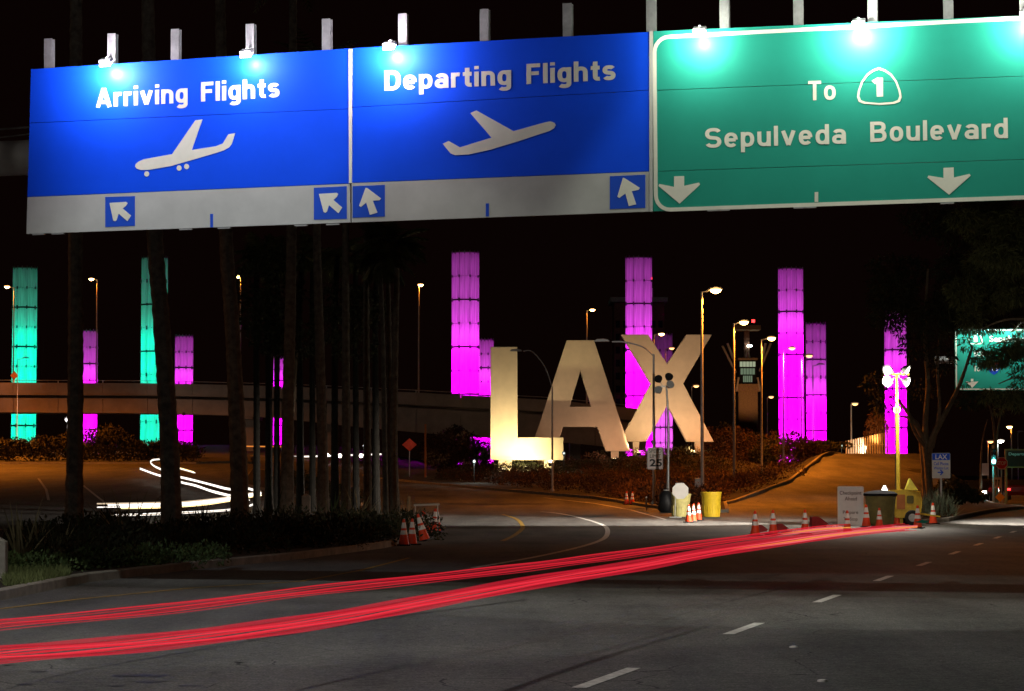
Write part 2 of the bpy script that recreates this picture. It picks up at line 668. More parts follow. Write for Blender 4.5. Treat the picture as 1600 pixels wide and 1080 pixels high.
# ------------------------------------------------------------------ draped sheets
def draped(poly, step, up, name, material, fn=None, parent=None):
    """sheet over polygon (list of x,y), following the terrain"""
    xs = [p[0] for p in poly]; ys = [p[1] for p in poly]
    import bmesh
    bm = bmesh.new()
    f = bm.faces.new([bm.verts.new((p[0], p[1], 0)) for p in poly])
    bmesh.ops.triangulate(bm, faces=[f])
    x = math.floor(min(xs) / step) * step + step
    while x < max(xs):
        bmesh.ops.bisect_plane(bm, geom=bm.verts[:] + bm.edges[:] + bm.faces[:], plane_co=(x, 0, 0), plane_no=(1, 0, 0))
        x += step
    y = math.floor(min(ys) / step) * step + step
    while y < max(ys):
        bmesh.ops.bisect_plane(bm, geom=bm.verts[:] + bm.edges[:] + bm.faces[:], plane_co=(0, y, 0), plane_no=(0, 1, 0))
        y += step
    for v in bm.verts:
        v.co.z = H(v.co.x, v.co.y) + up
    bm.normal_update()
    for fc in bm.faces:
        if fc.normal.z < 0:
            fc.normal_flip()
    me = bpy.data.meshes.new(name)
    bm.to_mesh(me)
    bm.free()
    me.materials.append(material)
    for p in me.polygons:
        p.use_smooth = True
    o = bpy.data.objects.new(name, me)
    C.objects.link(o)
    o.parent = parent
    return o


def ribbon(pts, width, up, name, material, parent=None, step=1.5):
    """painted strip along ground points"""
    P2 = []
    for (a, b) in zip(pts, pts[1:]):
        a, b = Vector(a[:2]), Vector(b[:2])
        n = max(1, int((b - a).length / step))
        for i in range(n):
            P2.append(a.lerp(b, i / n))
    P2.append(Vector(pts[-1][:2]))
    mb = MB()
    vs, fs = [], []
    for i, p in enumerate(P2):
        d = (P2[min(i + 1, len(P2) - 1)] - P2[max(i - 1, 0)]).normalized()
        n = Vector((-d.y, d.x)) * width / 2
        for q in (p + n, p - n):
            vs.append((q.x, q.y, H(q.x, q.y) + up))
    for i in range(len(P2) - 1):
        fs.append((i * 2, i * 2 + 1, i * 2 + 3, i * 2 + 2))
    mb.add(vs, fs)
    return mb.build(name, material, parent)


def spline(pts, n=6):
    """Catmull-Rom through points"""
    pts = [Vector(p) for p in pts]
    o = []
    for i in range(len(pts) - 1):
        p0, p1, p2, p3 = pts[max(i - 1, 0)], pts[i], pts[i + 1], pts[min(i + 2, len(pts) - 1)]
        for k in range(n):
            t = k / n
            o.append(0.5 * ((2 * p1) + (p2 - p0) * t + (2 * p0 - 5 * p1 + 4 * p2 - p3) * t * t + (3 * p1 - p0 - 3 * p2 + p3) * t ** 3))
    o.append(pts[-1])
    return o


# ground to the horizon
gx = [-3000, -900, -300] + list(np.arange(-120, 121, 3.0)) + [300, 900, 3000]
gy = [-200, -60] + list(np.arange(-10, 431, 3.0)) + [520, 800, 1500, 4000]
vs = [(x, y, H(x, y) - 0.06) for y in gy for x in gx]
nx = len(gx)
fs = [(j * nx + i, j * nx + i + 1, (j + 1) * nx + i + 1, (j + 1) * nx + i) for j in range(len(gy) - 1) for i in range(nx - 1)]
struct(MB().add(vs, fs).build("ground", M_SOIL, smooth=True))

# asphalt
road = struct(draped([(-90, -20), (80, -20), (80, 240), (40, 240), (34, 216), (26, 202), (16, 200), (-6, 240), (-60, 262), (-90, 262)], 3.0, 0.0, "road", M_ASPH))

# planted islands with kerb stones
ISL = {
    "palm": [(-9.4, 0), (-8.4, 25), (-7.75, 36.6), (-7.5, 43), (-6.4, 48.5), (-4.7, 55), (-3.3, 63), (-2.6, 72), (-2.7, 80), (-3.6, 87),
             (-6.5, 90), (-11, 86), (-16, 78), (-24, 72), (-45, 66), (-70, 60), (-70, 0)],
    "sign": [(7.6, 110), (8.6, 108), (9.8, 109.5), (11.0, 124), (17.3, 150), (24.4, 190), (28, 206), (33, 245), (33, 330), (-15, 330), (-13, 210), (-8.5, 192), (-2, 163), (4.6, 136)],
    "verge": [(15.8, 94), (17.4, 96.5), (27, 127), (28, 140), (31, 165), (36, 200), (47, 258), (44.5, 260), (33.4, 190), (26.8, 150), (21.4, 124)],
    "median": [(-18, 160), (-14, 145), (-7.6, 121), (-7.0, 124), (-8.5, 150), (-14, 185), (-21, 196)],
    "bank": [(-90, 196), (-50, 204), (-27, 207), (-23, 214), (-26, 240), (-40, 262), (-90, 262)],
}
for key, poly in ISL.items():
    isl = struct(draped(poly, 3.0, 0.14, "planted_verge", M_SOIL))
    # kerb
    n = len(poly)
    import bmesh as _b
    A = sum(poly[i][0] * poly[(i + 1) % n][1] - poly[(i + 1) % n][0] * poly[i][1] for i in range(n))
    s = 1 if A > 0 else -1
    inner = []
    for i in range(n):
        a, b, c = Vector(poly[i - 1]), Vector(poly[i]), Vector(poly[(i + 1) % n])
        d1, d2 = (b - a).normalized(), (c - b).normalized()
        nn = Vector((-(d1 + d2).y, (d1 + d2).x)).normalized() * s
        inner.append(b + nn * 0.17)
    acc = 0
    for i in range(n):
        a, b = Vector(poly[i]), Vector(poly[(i + 1) % n])
        ai, bi = inner[i], inner[(i + 1) % n]
        if min(a.y, b.y) < -1 or max(a.y, b.y) > 215 or max(abs(a.x), abs(b.x)) > 60:
            continue
        L = (b - a).length
        m = max(1, round(L / 3.0))
        for k in range(m):
            g = 0.008 / (L / m)
            t0, t1 = (k + g) / m, (k + 1 - g) / m
            p0, p1, q0, q1 = a.lerp(b, t0), a.lerp(b, t1), ai.lerp(bi, t0), ai.lerp(bi, t1)
            ch = 0.025
            vs, fs = [], []
            for p, q in ((p0, q0), (p1, q1)):
                z = H(p.x, p.y)
                u = (q - p).normalized()
                for off, zz in ((0, -0.1), (0, 0.16 - ch), (ch, 0.16), (0.17, 0.16), (0.17, -0.1)):
                    r = p + u * off
                    vs.append((r.x, r.y, z + zz))
            for e in range(5):
                f_ = (e, (e + 1) % 5, 5 + (e + 1) % 5, 5 + e)
                fs.append(f_)
            fs += [(4, 3, 2, 1, 0), (5, 6, 7, 8, 9)]
            MB().add(vs, fs).build("kerb_stone", M_KERB, isl)

# painted lane dashes along the boulevard
dv = Vector((math.sin(R(15.25)), math.cos(R(15.25))))
p0 = Vector((1.2, 23.9))
for i in range(-1, 16):
    far = p0 + dv * 7.5 * i
    ribbon([far - dv * 2.3, far], 0.14, 0.006, "lane_dash", M_PAINT, road)
lat = Vector((dv.y, -dv.x))
for i in range(1, 14):
    far = p0 + lat * 3.5 + dv * (7.5 * i + 3)
    if i > 6:
        ribbon([far - dv * 2.3, far], 0.12, 0.006, "lane_dash", M_PAINT, road)
wl = [AT(px, py, 0) for px, py in ((740, 888), (850, 868), (925, 850), (948, 837), (944, 822), (912, 811), (875, 803), (845, 800))]
ribbon(spline([(p.x, p.y, 0) for p in wl]), 0.16, 0.006, "curved_line", M_PAINT, road, 3)
wl = [AT(px, py, 0) for px, py in ((850, 778), (930, 787), (985, 797), (1040, 812))]
ribbon([(p.x, p.y, 0) for p in wl], 0.14, 0.006, "curved_line", M_PAINT, road, 3)
wl = [AT(px, py, 0) for px, py in ((785, 804), (808, 812), (817, 824), (805, 836), (785, 846))]
ribbon(spline([(p.x, p.y, 0) for p in wl]), 0.16, 0.006, "yellow_line", M_YELLOWPAINT, road, 3)
wl = [AT(px, py, 0) for px, py in ((-60, 960), (120, 938), (300, 920), (470, 909), (560, 893), (640, 872))]
ribbon([(p.x, p.y, 0) for p in wl], 0.10, 0.006, "yellow_line", M_YELLOWPAINT, road, 3)
wl = [AT(px, py, 0) for px, py in ((60, 748), (72, 765), (76, 782))]
ribbon([(p.x, p.y, 0) for p in wl], 0.14, 0.006, "lane_line", M_PAINT, road, 3)
wl = [AT(px, py, 0) for px, py in ((120, 752), (150, 775), (170, 790))]
ribbon([(p.x, p.y, 0) for p in wl], 0.14, 0.006, "lane_line", M_PAINT, road, 3)
# tar joint and small patches in the near lane
rng = random.Random(4)
jl = spline([PH(px, py, 0) for px, py in ((-40, 1092), (110, 1052), (300, 1018), (480, 987), (640, 962), (820, 938))], 22)
for w_, dy in ((0.035, 0), (0.02, 0.12)):
    vs, fs = [], []
    for i, p in enumerate(jl):
        o1, o2 = rng.uniform(-.03, .03) + dy, rng.uniform(0.4, 1.7) * w_
        vs += [(p.x, p.y + o1 + o2, 0.005), (p.x, p.y + o1 - o2, 0.005)]
        if i:
            fs.append((2 * i - 2, 2 * i - 1, 2 * i + 1, 2 * i))
    MB().add(vs, fs).build("tar_joint", M_TAR, road)
for px, py, r in ((215, 1056, .28), (235, 1066, .16), (60, 1050, .12), (110, 1030, .08), (370, 1035, .07), (180, 1072, .1), (300, 1072, .12), (40, 1070, .1), (420, 1010, .06), (150, 1020, .05), (95, 1066, .07), (330, 1052, .06), (10, 1040, .07), (260, 1040, .05)):
    p = PH(px, py, 0)
    n = 13
    ring = [(p.x + math.cos(2 * PI * k / n) * r * rng.uniform(.5, 1.3), p.y + math.sin(2 * PI * k / n) * r * rng.uniform(.3, .9), 0.005) for k in range(n)]
    MB().add(ring, [tuple(range(n))]).build("tar_patch", M_TAR, road)
for px, py in ((1285, 1065), (1240, 1012)):
    p = PH(px, py, 0)
    MB().lathe([(0.05, 0.0), (0.045, 0.015), (0.02, 0.02)], 10).build("road_stud", M_REFL, road, loc=(p.x, p.y, 0))

# ================================================================== overhead sign gantry
SA, SB = P(44, 366, 40.2), P(1600, 313, 36.0)
U = (SB - SA).normalized()
NRM = Vector((U.y, -U.x, 0)).normalized()          # toward the camera
V = U.cross(Vector((0, 0, 0)) - NRM)
if V.z < 0:
    V = -V
ROT = Matrix((U, -NRM, V)).transposed()
ROT = Matrix((U, -NRM, V)).transposed()


def uv(px, py, off=0.0):
    d = ray(px, py)
    o = SA + NRM * off
    c = Vector((0, 0, CAMH))
    t = (o - c).dot(NRM) / d.dot(NRM)
    q = c + d * t - SA
    return (q.dot(U), q.dot(V))


def signthing(name, label, cat, origin_uv, off=0.0):
    o = thing(name, label, cat)
    o.rotation_mode = 'XYZ'
    loc = SA + U * origin_uv[0] + V * origin_uv[1] + NRM * off
    o.matrix_world = Matrix.Translation(loc) @ ROT.to_4x4()
    return o


def rel(pts, o):
    return [(p[0] - o[0], p[1] - o[1]) for p in pts]


def rect(a, b, c, d, o, g=0.0):
    """corners in pixels: top-left, top-right, bottom-right, bottom-left -> local loop"""
    q = rel([uv(*a), uv(*b), uv(*c), uv(*d)], o)
    return [(q[3][0] + g, q[3][1] + g), (q[2][0] - g, q[2][1] + g), (q[1][0] - g, q[1][1] - g), (q[0][0] + g, q[0][1] - g)]


def zl(pts, ox, oy, s, o):
    return rel([uv(ox + x / s, oy + y / s) for x, y in pts], o)


def seam_h(y0, y1, x0, x1, x):
    return y0 + (y1 - y0) * (x - x0) / (x1 - x0)


Z1 = 1592 / 560
Z3 = 1600 / 600
# --- arriving flights
o1 = uv(41, 366)
arr = signthing("road_sign", "blue overhead sign reading Arriving Flights with a descending plane, leftmost of the three", "road sign", o1)
g = 0.004
MB().plate(rect((48, 108), (546, 75.5), (546.5, 170), (46, 192.5), o1, g), 0, 0.06).build("sign_panel", M_BLUE, arr)
MB().plate(rect((46, 192.5), (546.5, 170), (547, 287), (42.5, 308), o1, g), 0, 0.06).build("sign_panel", M_BLUE, arr)
MB().plate(rect((42.5, 308), (547, 287), (548, 348), (41, 366), o1, g), 0, 0.06).build("sign_panel", M_GREYSH, arr)
sign_text("Arriving Flights", rel([uv(150, 168.5)], o1)[0], rel([uv(437, 152)], o1)[0], (uv(160, 138)[1] - uv(160, 168)[1]), M_WHITE, arr, st=0.19, gap=0.10)
plane = [(600, 740), (604, 728), (618, 717), (640, 708), (765, 685), (868, 535), (900, 531), (852, 667), (960, 650), (990, 638), (1015, 597), (1045, 592), (1030, 640), (1018, 655), (995, 668), (960, 680), (760, 738), (660, 755), (625, 755), (608, 750)]
MB().plate(zl(plane, 0, 0, Z1, o1), -0.005, -0.001).build("plane_symbol", M_WHITE, arr)
for x, y in ((652, 773), (796, 747), (829, 740)):
    MB().plate(zl([(x + 11 * math.cos(a), y + 12 * math.sin(a)) for a in [k * PI / 8 for k in range(16)]], 0, 0, Z1, o1), -0.005, -0.001).build("wheel_dot", M_WHITE, arr)
BX = [((164, 308), (211, 306), (211, 353), (164, 356))]
MB().plate(rect((164.5, 308), (211, 306.5), (211, 353), (164.5, 355), o1), -0.004, -0.001).build("arrow_patch", M_BLUE2, arr)
MB().plate(zl([(487, 902), (560, 897), (568, 903), (560, 915), (546, 927), (583, 958), (567, 983), (528, 950), (519, 978), (512, 984), (504, 980)], 0, 0, Z1, o1), -0.008, -0.005).build("arrow", M_WHITE, arr)
MB().plate(rect((490.5, 293.5), (542, 291), (542, 342), (490.5, 343.5), o1), -0.004, -0.001).build("arrow_patch", M_BLUE2, arr)
MB().plate(zl([(1417, 862), (1495, 857), (1503, 862), (1497, 875), (1482, 889), (1521, 922), (1504, 948), (1462, 912), (1453, 940), (1446, 946), (1438, 942)], 0, 0, Z1, o1), -0.008, -0.005).build("arrow", M_WHITE, arr)
MB().plate(rect((328.5, 334.5), (333, 334.3), (333, 355.2), (328.5, 355.4), o1), -0.004, -0.001).build("lane_tick", M_BLUE2, arr)
MB().plate(rect((545, 77), (550.5, 76.6), (550, 286), (545.5, 286.5), o1), -0.012, -0.002).build("edge_trim", M_WHITE, arr)
for px in (60, 90, 290, 350, 470, 520):
    q = uv(px, 366 - (px - 41) * 0.034)
    MB().box((q[0] - o1[0], 0.02, q[1] - o1[1] - 0.01), (0.22, 0.05, 0.02)).build("clip", M_ALU, arr)

# --- departing flights
o2 = uv(549, 348)
dep = signthing("road_sign", "blue overhead sign reading Departing Flights with a climbing plane, middle of the three", "road sign", o2)
MB().plate(rect((550.5, 75.3), (1014.5, 49.5), (1014.5, 141), (550.5, 168), o2, g), 0, 0.06).build("sign_panel", M_BLUE, dep)
MB().plate(rect((550.5, 168), (1014.5, 141), (1014.5, 268), (550, 286), o2, g), 0, 0.06).build("sign_panel", M_BLUE, dep)
MB().plate(rect((549, 286), (1014.5, 268), (1014.5, 331), (549, 348), o2, g), 0, 0.06).build("sign_panel", M_GREYSH, dep)
sign_text("Departing Flights", rel([uv(601, 142)], o2)[0], rel([uv(962, 125)], o2)[0], (uv(610, 111)[1] - uv(610, 142)[1]), M_WHITE, dep, st=0.19, gap=0.10)
plane = [(545, 639), (572, 627), (622, 655), (762, 612), (668, 503), (695, 491), (860, 583), (1000, 544), (1025, 540), (1042, 546), (1047, 556), (1040, 570), (1020, 582), (900, 622), (760, 665), (660, 687), (600, 690), (580, 682)]
MB().plate(zl(plane, 500, 0, Z1, o2), -0.005, -0.001).build("plane_symbol", M_WHITE, dep)
MB().plate(rect((551, 291), (601.5, 289), (601.5, 338.5), (551, 340.5), o2), -0.004, -0.001).build("arrow_patch", M_BLUE2, dep)
MB().plate(zl([(203, 835), (211, 836), (272, 882), (265, 890), (235, 892), (256, 945), (222, 955), (206, 900), (183, 920), (174, 915)], 500, 0, Z1, o2), -0.008, -0.005).build("arrow", M_WHITE, dep)
MB().plate(rect((953, 275.5), (1008.5, 273), (1008.5, 325), (953, 327), o2), -0.004, -0.001).build("arrow_patch", M_BLUE2, dep)
MB().plate(zl([(1346, 790), (1354, 792), (1421, 835), (1415, 844), (1385, 850), (1405, 908), (1372, 916), (1357, 860), (1330, 880), (1321, 875)], 500, 0, Z1, o2), -0.008, -0.005).build("arrow", M_WHITE, dep)
MB().plate(rect((759, 318), (764, 317.8), (764, 338.2), (759, 338.4), o2), -0.004, -0.001).build("lane_tick", M_BLUE2, dep)
MB().plate(rect((1014.8, 49), (1019.8, 48.7), (1019.8, 330.5), (1014.8, 331), o2), -0.012, 0.06).build("edge_trim", M_GREYSH, dep)

# --- to route 1
o3 = uv(1020.5, 330)
grn = signthing("road_sign", "green overhead sign reading To 1 Sepulveda Boulevard, rightmost of the three big signs", "road sign", o3)
RX = 1664
SEAMS = [(48.5, 141, 258, 331.5), (14, 104, 218, 311)]   # left side / right side y at x = 1020.5 / RX
L_, R_ = SEAMS
L_ = (48.5, 141.5, 268, 330.5)
R_ = (21.5, 116.5, 247, 310.5)
for k in range(3):
    MB().plate(rect((1020.5, L_[k]), (RX, R_[k]), (RX, R_[k + 1]), (1020.5, L_[k + 1]), o3, g), 0, 0.06).build("sign_panel", M_GREEN, grn)


def rrect(x0, z0, x1, z1, r, n=6):
    o = []
    for cx, cz, a0 in ((x1 - r, z0 + r, -PI / 2), (x1 - r, z1 - r, 0), (x0 + r, z1 - r, PI / 2), (x0 + r, z0 + r, PI)):
        for k in range(n + 1):
            a = a0 + PI / 2 * k / n
            o.append((cx + r * math.cos(a), cz + r * math.sin(a)))
    return o


q = rel([uv(1022, 49.5), uv(RX - 3, 308)], o3)
gw, gh0, gh1 = q[1][0], q[1][1], q[0][1]
gh1 = rel([uv(1300, 41)], o3)[0][1]
gh0 = rel([uv(1300, 322)], o3)[0][1]
MB().plate([rrect(0.015, gh0, gw, gh1, 0.26), rrect(0.075, gh0 + 0.06, gw - 0.06, gh1 - 0.06, 0.2)], -0.005, -0.001).build("border_line", M_WHITE, grn)


def base(px, py):
    return rel([uv(px, py)], o3)[0]


def caph(px, top, bot):
    return uv(px, top)[1] - uv(px, bot)[1]


sign_text("To", base(1263, 157), base(1306, 156), caph(1275, 126.5, 157), M_WHITE, grn)
sign_text("1", base(1364, 151.5), base(1380, 151), caph(1372, 122, 151.5), M_WHITE, grn, st=0.24)
sign_text("Sepulveda", base(1102, 231.5), base(1322, 224.5), caph(1115, 200, 231), M_WHITE, grn)
sign_text("Boulevard", base(1360, 222), base(1575, 216), caph(1375, 190.5, 222), M_WHITE, grn)
sh = [(995, 281), (1022, 290), (1048, 308), (1072, 340), (1086, 378), (1091, 405), (1083, 424), (1060, 433), (1000, 438), (935, 433), (912, 424), (904, 405), (908, 378), (922, 340), (945, 308), (970, 290)]
cx_, cy_ = 997, 368
inner_ = [(cx_ + (x - cx_) * 0.895, cy_ + (y - cy_) * 0.885) for x, y in sh]
MB().plate([zl(sh, 1000, 0, Z3, o3), zl(inner_, 1000, 0, Z3, o3)], -0.005, -0.001).build("route_shield", M_WHITE, grn)
MB().plate(zl([(142, 735), (184, 734), (184, 775), (246, 761), (251, 769), (165, 849), (77, 775), (81, 767), (142, 779)], 1000, 0, Z3, o3), -0.005, -0.001).build("arrow", M_WHITE, grn)
MB().plate(zl([(1264, 700), (1307, 698), (1308, 740), (1373, 725), (1378, 732), (1288, 812), (1197, 740), (1202, 732), (1265, 742)], 1000, 0, Z3, o3), -0.005, -0.001).build("arrow", M_WHITE, grn)
MB().plate(zl([(728, 801), (743, 800), (743, 842), (728, 842)], 1000, 0, Z3, o3), -0.008, -0.0055).build("lane_tick", M_WHITE, grn)
for px in (1115, 1130, 1250, 1265, 1480):
    q = base(px, 330.5 - (px - 1020) * 0.031)
    MB().box((q[0], 0.02, q[1] - 0.012), (0.2, 0.05, 0.02)).build("clip", M_ALU, grn)

# --- the gantry
og = uv(-260, 250)
gan = signthing("sign_gantry", "thick pale steel pipe gantry with a row of upright beams holding the overhead signs", "gantry", (og[0], 0), -0.0)


def gl(px, py, off=0.0):
    q = uv(px, py, off)
    return (q[0] - og[0], q[1])


pz = gl(20, 246, -0.65)[1]
x_end = gl(1900, 200)[0]
MB().tube([(-0.6, 0.75, pz), (x_end, 0.75, pz)], 0.30, 24).build("pipe_beam", mat("gantry_paint", (0.62, 0.60, 0.56), 0.5, 0.1, var=0.15, scale=2), gan, smooth=True)
base_z = -SA.z
for xx in (0.0, x_end - 0.4):
    MB().tube([(xx, 0.75, base_z), (xx, 0.75, pz + 0.3)], [0.38, 0.32], 20).build("column", MATS["gantry_paint"], gan, smooth=True)
wz = gl(20, 210, -0.6)[1]
MB().tube([(0, 0.55, wz + 0.02), (gl(200, 200)[0], 0.55, wz + 0.15)], 0.018, 6).build("cable", M_STEEL, gan)
MB().tube([(0, 0.5, wz - 0.25), (gl(120, 220)[0], 0.5, wz + 0.05)], 0.012, 6).build("cable", M_STEEL, gan)
tops = [(77, 61), (176, 53), (275, 46), (392, 38), (511, 30), (630, 22), (757.5, 15), (887, 6), (1017.5, -4), (1132, -10), (1247, -17), (1363, -24), (1481, -32), (1600, -40)]
for px, ty in tops:
    a = gl(px, ty, -0.12)
    b = gl(px, 360 - (px - 41) * 0.034 - 25, -0.12)
    x = a[0]
    w_ = 0.075
    mb = MB()
    zc, hh = (a[1] + b[1]) / 2, a[1] - b[1]
    mb.box((x, 0.08, zc), (0.145, 0.012, hh))            # I-beam: front flange, web, back flange
    mb.box((x, 0.13, zc), (0.012, 0.088, hh - 0.002))
    mb.box((x, 0.18, zc), (0.145, 0.012, hh))
    mb.build("upright_beam", M_STEEL, gan)
    MB().box((x, 0.32, pz), (0.12, 0.26, 0.25)).build("bracket", M_STEEL, gan)
LAMPS = [(172, 106, 1.0), (390, 92, 0.55), (612, 80, 1.0), (1093, 58, 0.55), (1340, 46, 1.0), (1600, 32, 0.7)]
D = 1.55
for px, py, k in LAMPS:
    q = gl(px, py - 2, 0)
    x = q[0]
    z = q[1] - 0.06
    # arm from the upright, over the sign's top edge, out to the lamp
    zt = z + 0.22
    xl = x + 0.05
    MB().tube([(x, 0.06, zt - 0.1), (x, 0.0, zt), (xl, -0.24, zt - .06)], 0.018, 8).build("lamp_arm", M_STEEL, gan, smooth=True)
    hd = MB().box((xl, -0.27, z + 0.11), (0.20, 0.16, 0.06), rx=R(25)).build("lamp_head", M_ALU, gan, bevel=0.015)
    MB().box((xl, -0.27, z + 0.065), (0.18, 0.16, 0.03), rx=R(40)).build("lamp_lens", E_SIGNL, hd)
    cl = (1.0, 0.86, 1.0) if px < 1000 else (1.0, 1.0, 0.88)
    light('POINT', gan, (xl, -0.52, z + 0.02), 120 * k, cl, 0.08)
    light('POINT', gan, (xl, -0.16, z - 0.04), 60 * k, cl, 0.04)

# tall masts just outside the frame that light the near road and the sign faces
for sx, wide in ((-1, 64), (1, 46)):
    o = thing("mast_lamp", "tall white mast lamp beyond the %s edge lighting the near road" % ("left" if sx < 0 else "right"), "street lamp", (12.5 * sx, 30, H(12.5 * sx, 30)))
    MB().tube([(0, 0, 0), (0, 0, 18)], [.18, .1], 12).build("pole", M_POLE, o, smooth=True)
    MB().tube([(0, 0, 17.9), (-6.6 * sx, 0, 18.3)], .06, 8).build("arm", M_POLE, o)
    MB().box((-7.0 * sx, 0, 18.35), (.9, .35, .16)).build("lamp_head", M_POLE, o, bevel=.03)
    MB().box((-7.0 * sx, 0, 18.26), (.6, .25, .03)).build("lens", E_WHITE, o)
    f_ = 21 if sx > 0 else 11
    light('SPOT', o, (-7.0 * sx, 0, 18.2), 2200 if sx < 0 else 3300, (.96, 1.0, .86), .12, wide, .2, aim=(0, math.tan(R(f_)), -1))
    if sx < 0:
        light('SPOT', o, (7.0, 0, 18.2), 10000, (1, .97, .86), .1, 11, .8, aim=(2.0, 42, -17.4))  # extra narrow beam added to brighten the island tip's cones and trunks
        light('SPOT', o, (7.0, 0, 18.2), 4200, (.85, .92, 1), .1, 26, .8, aim=(.6, 9.5, -10.6))  # extra beam added to brighten the arriving sign more evenly
    else:
        light('SPOT', o, (-7.0, 0, 18.2), 26000, (1, .95, .86), .1, 13, .8, aim=(4.2, 52, -17.2))  # extra narrow beam added to brighten the far cones and checkpoint board

# ================================================================== LAX letters
ltr_floods = []


def letter(ch, label, loops, Y, ped, th=1.2):
    base_p = P(loops[0][0][0], max(p[1] for p in loops[0]), Y)
    gz = H(base_p.x, Y)
    o = thing("letter_sign", label, "letter sign", (base_p.x, Y, gz))
    L2 = []
    for l in loops:
        L2.append([(P(x, y, Y).x - base_p.x, P(x, y, Y).z - gz) for x, y in l])
    b = MB().plate(L2, 0, th).build("letter_body", M_LETTER, o, bevel=0.03)
    for x0, x1, y0, y1 in ped:
        a, c = P(x0, y0, Y), P(x1, y1, Y)
        cz = (a.z + gz - 0.4) / 2 - gz
        MB().box(((a.x + c.x) / 2 - base_p.x, th / 2, (a.z - gz - 0.4) / 2 - 0.01), (c.x - a.x, th * 0.7, a.z - gz + 0.4)).build("pedestal", M_LETTER, o)
    return o, base_p, gz


lL = letter("L", "giant cream three-dimensional letter L standing on pedestals, left of the A", [[(766.2, 719), (766.5, 542), (808.3, 542), (808.8, 683.8), (880.5, 683.8), (880.5, 719)]], 207, [(779, 800, 719, 740), (850, 866, 719, 740)])
lA = letter("A", "giant cream three-dimensional letter A standing between the L and the X", [[(828.3, 705), (885.6, 531.7), (928.3, 531.7), (985, 705), (946.4, 705), (933, 667), (880, 667), (868, 705)], [(907, 579), (890.3, 635.6), (923.6, 635.6)]], 213, [(840, 856, 705, 720), (955, 967, 705, 720)])
lX = letter("X", "giant cream three-dimensional letter X, rightmost of the three big letters", [[(968.5, 690), (1016.7, 599.4), (970.8, 522.8), (1012.5, 522.8), (1042.2, 568.3), (1072.8, 522.8), (1112.5, 522.8), (1067.5, 599.4), (1115.5, 690.5), (1073.4, 690.5), (1043, 633.6), (1010, 690)]], 219, [(989, 999, 690, 715), (1086, 1096, 690, 715)])
WARM = (1.0, 0.74, 0.40)


def flood(px, Y, power, label, aim, size=95, col=WARM, up=0.35):
    x = X(px, Y)
    g = H(x, Y)
    o = thing("floodlight", label, "floodlight", (x, Y, g), group="ground floodlights at the big letters")
    MB().tube([(0, 0, -0.1), (0, 0, up)], 0.03, 6).build("stake", M_BLACK, o)
    a = Vector(aim).normalized()
    h_ = MB().box((0, 0, up + 0.1), (0.35, 0.16, 0.22), rx=R(-50)).build("lamp_housing", M_BLACK, o, bevel=0.02)
    MB().box((0, 0.06, up + 0.18), (0.3, 0.02, 0.16), rx=R(-50)).build("lens", emis("flood_lens", (1, .8, .45), 6), h_)
    light('SPOT', o, (0, 0.15, up + 0.3), power, col, 0.12, size, 0.6, aim=aim)
    return o


flood(823, 204.6, 1500, "black ground floodlight under the foot of the L", (0, 2.4, 1.0), 150, (1.0, .80, .38))
flood(787, 202.2, 2300, "black ground floodlight at the stem of the L", (0, 4.8, 5.0), 90)
flood(860, 207, 820, "black ground floodlight at the left leg of the A", (1.2, 6, 5.5), 110, (1.0, .60, .38))
flood(960, 207, 820, "black ground floodlight at the right leg of the A", (-1.2, 6, 5.5), 110, (1.0, .60, .38))
flood(998, 212, 1650, "black ground floodlight at the left leg of the X", (0.6, 7, 5.0), 105, (1.0, .68, .38))
flood(1085, 212, 1650, "black ground floodlight at the right leg of the X", (-0.6, 7, 5.0), 105, (1.0, .62, .36))

# ================================================================== light pylons
M_PYL = bpy.data.materials.new("pylon_glass")
M_PYL.use_nodes = True
t = M_PYL.node_tree
t.nodes.clear()
oo = t.nodes.new("ShaderNodeOutputMaterial")
tr = t.nodes.new("ShaderNodeBsdfTranslucent")
tr.inputs[0].default_value = (0.8, 0.8, 0.8, 1)
df = t.nodes.new("ShaderNodeBsdfDiffuse")
df.inputs[0].default_value = (0.5, 0.5, 0.5, 1)
mx = t.nodes.new("ShaderNodeMixShader")
mx.inputs[0].default_value = 0.25
nz = t.nodes.new("ShaderNodeTexNoise")
tcn = t.nodes.new("ShaderNodeTexCoord")
mpn = t.nodes.new("ShaderNodeMapping")
mpn.inputs["Scale"].default_value = (6, 6, 0.3)
nz.inputs["Scale"].default_value = 1.0
rp = t.nodes.new("ShaderNodeValToRGB")
rp.color_ramp.elements[0].position = 0.3
rp.color_ramp.elements[0].color = (0.55, 0.55, 0.55, 1)
rp.color_ramp.elements[1].position = 0.7
rp.color_ramp.elements[1].color = (0.9, 0.9, 0.9, 1)
t.links.new(tcn.outputs["Object"], mpn.inputs[0])
t.links.new(mpn.outputs[0], nz.inputs["Vector"])
t.links.new(nz.outputs[0], rp.inputs[0])
t.links.new(rp.outputs[0], tr.inputs[0])
t.links.new(tr.outputs[0], mx.inputs[1])
t.links.new(df.outputs[0], mx.inputs[2])
t.links.new(mx.outputs[0], oo.inputs[0])
MAG, MAGT = (1.0, 0.0, 1.0), (1.0, 0.13, 1.0)
TEAL, TEALT = (0.0, 1.0, 0.60), (0.12, 1.0, 0.62)


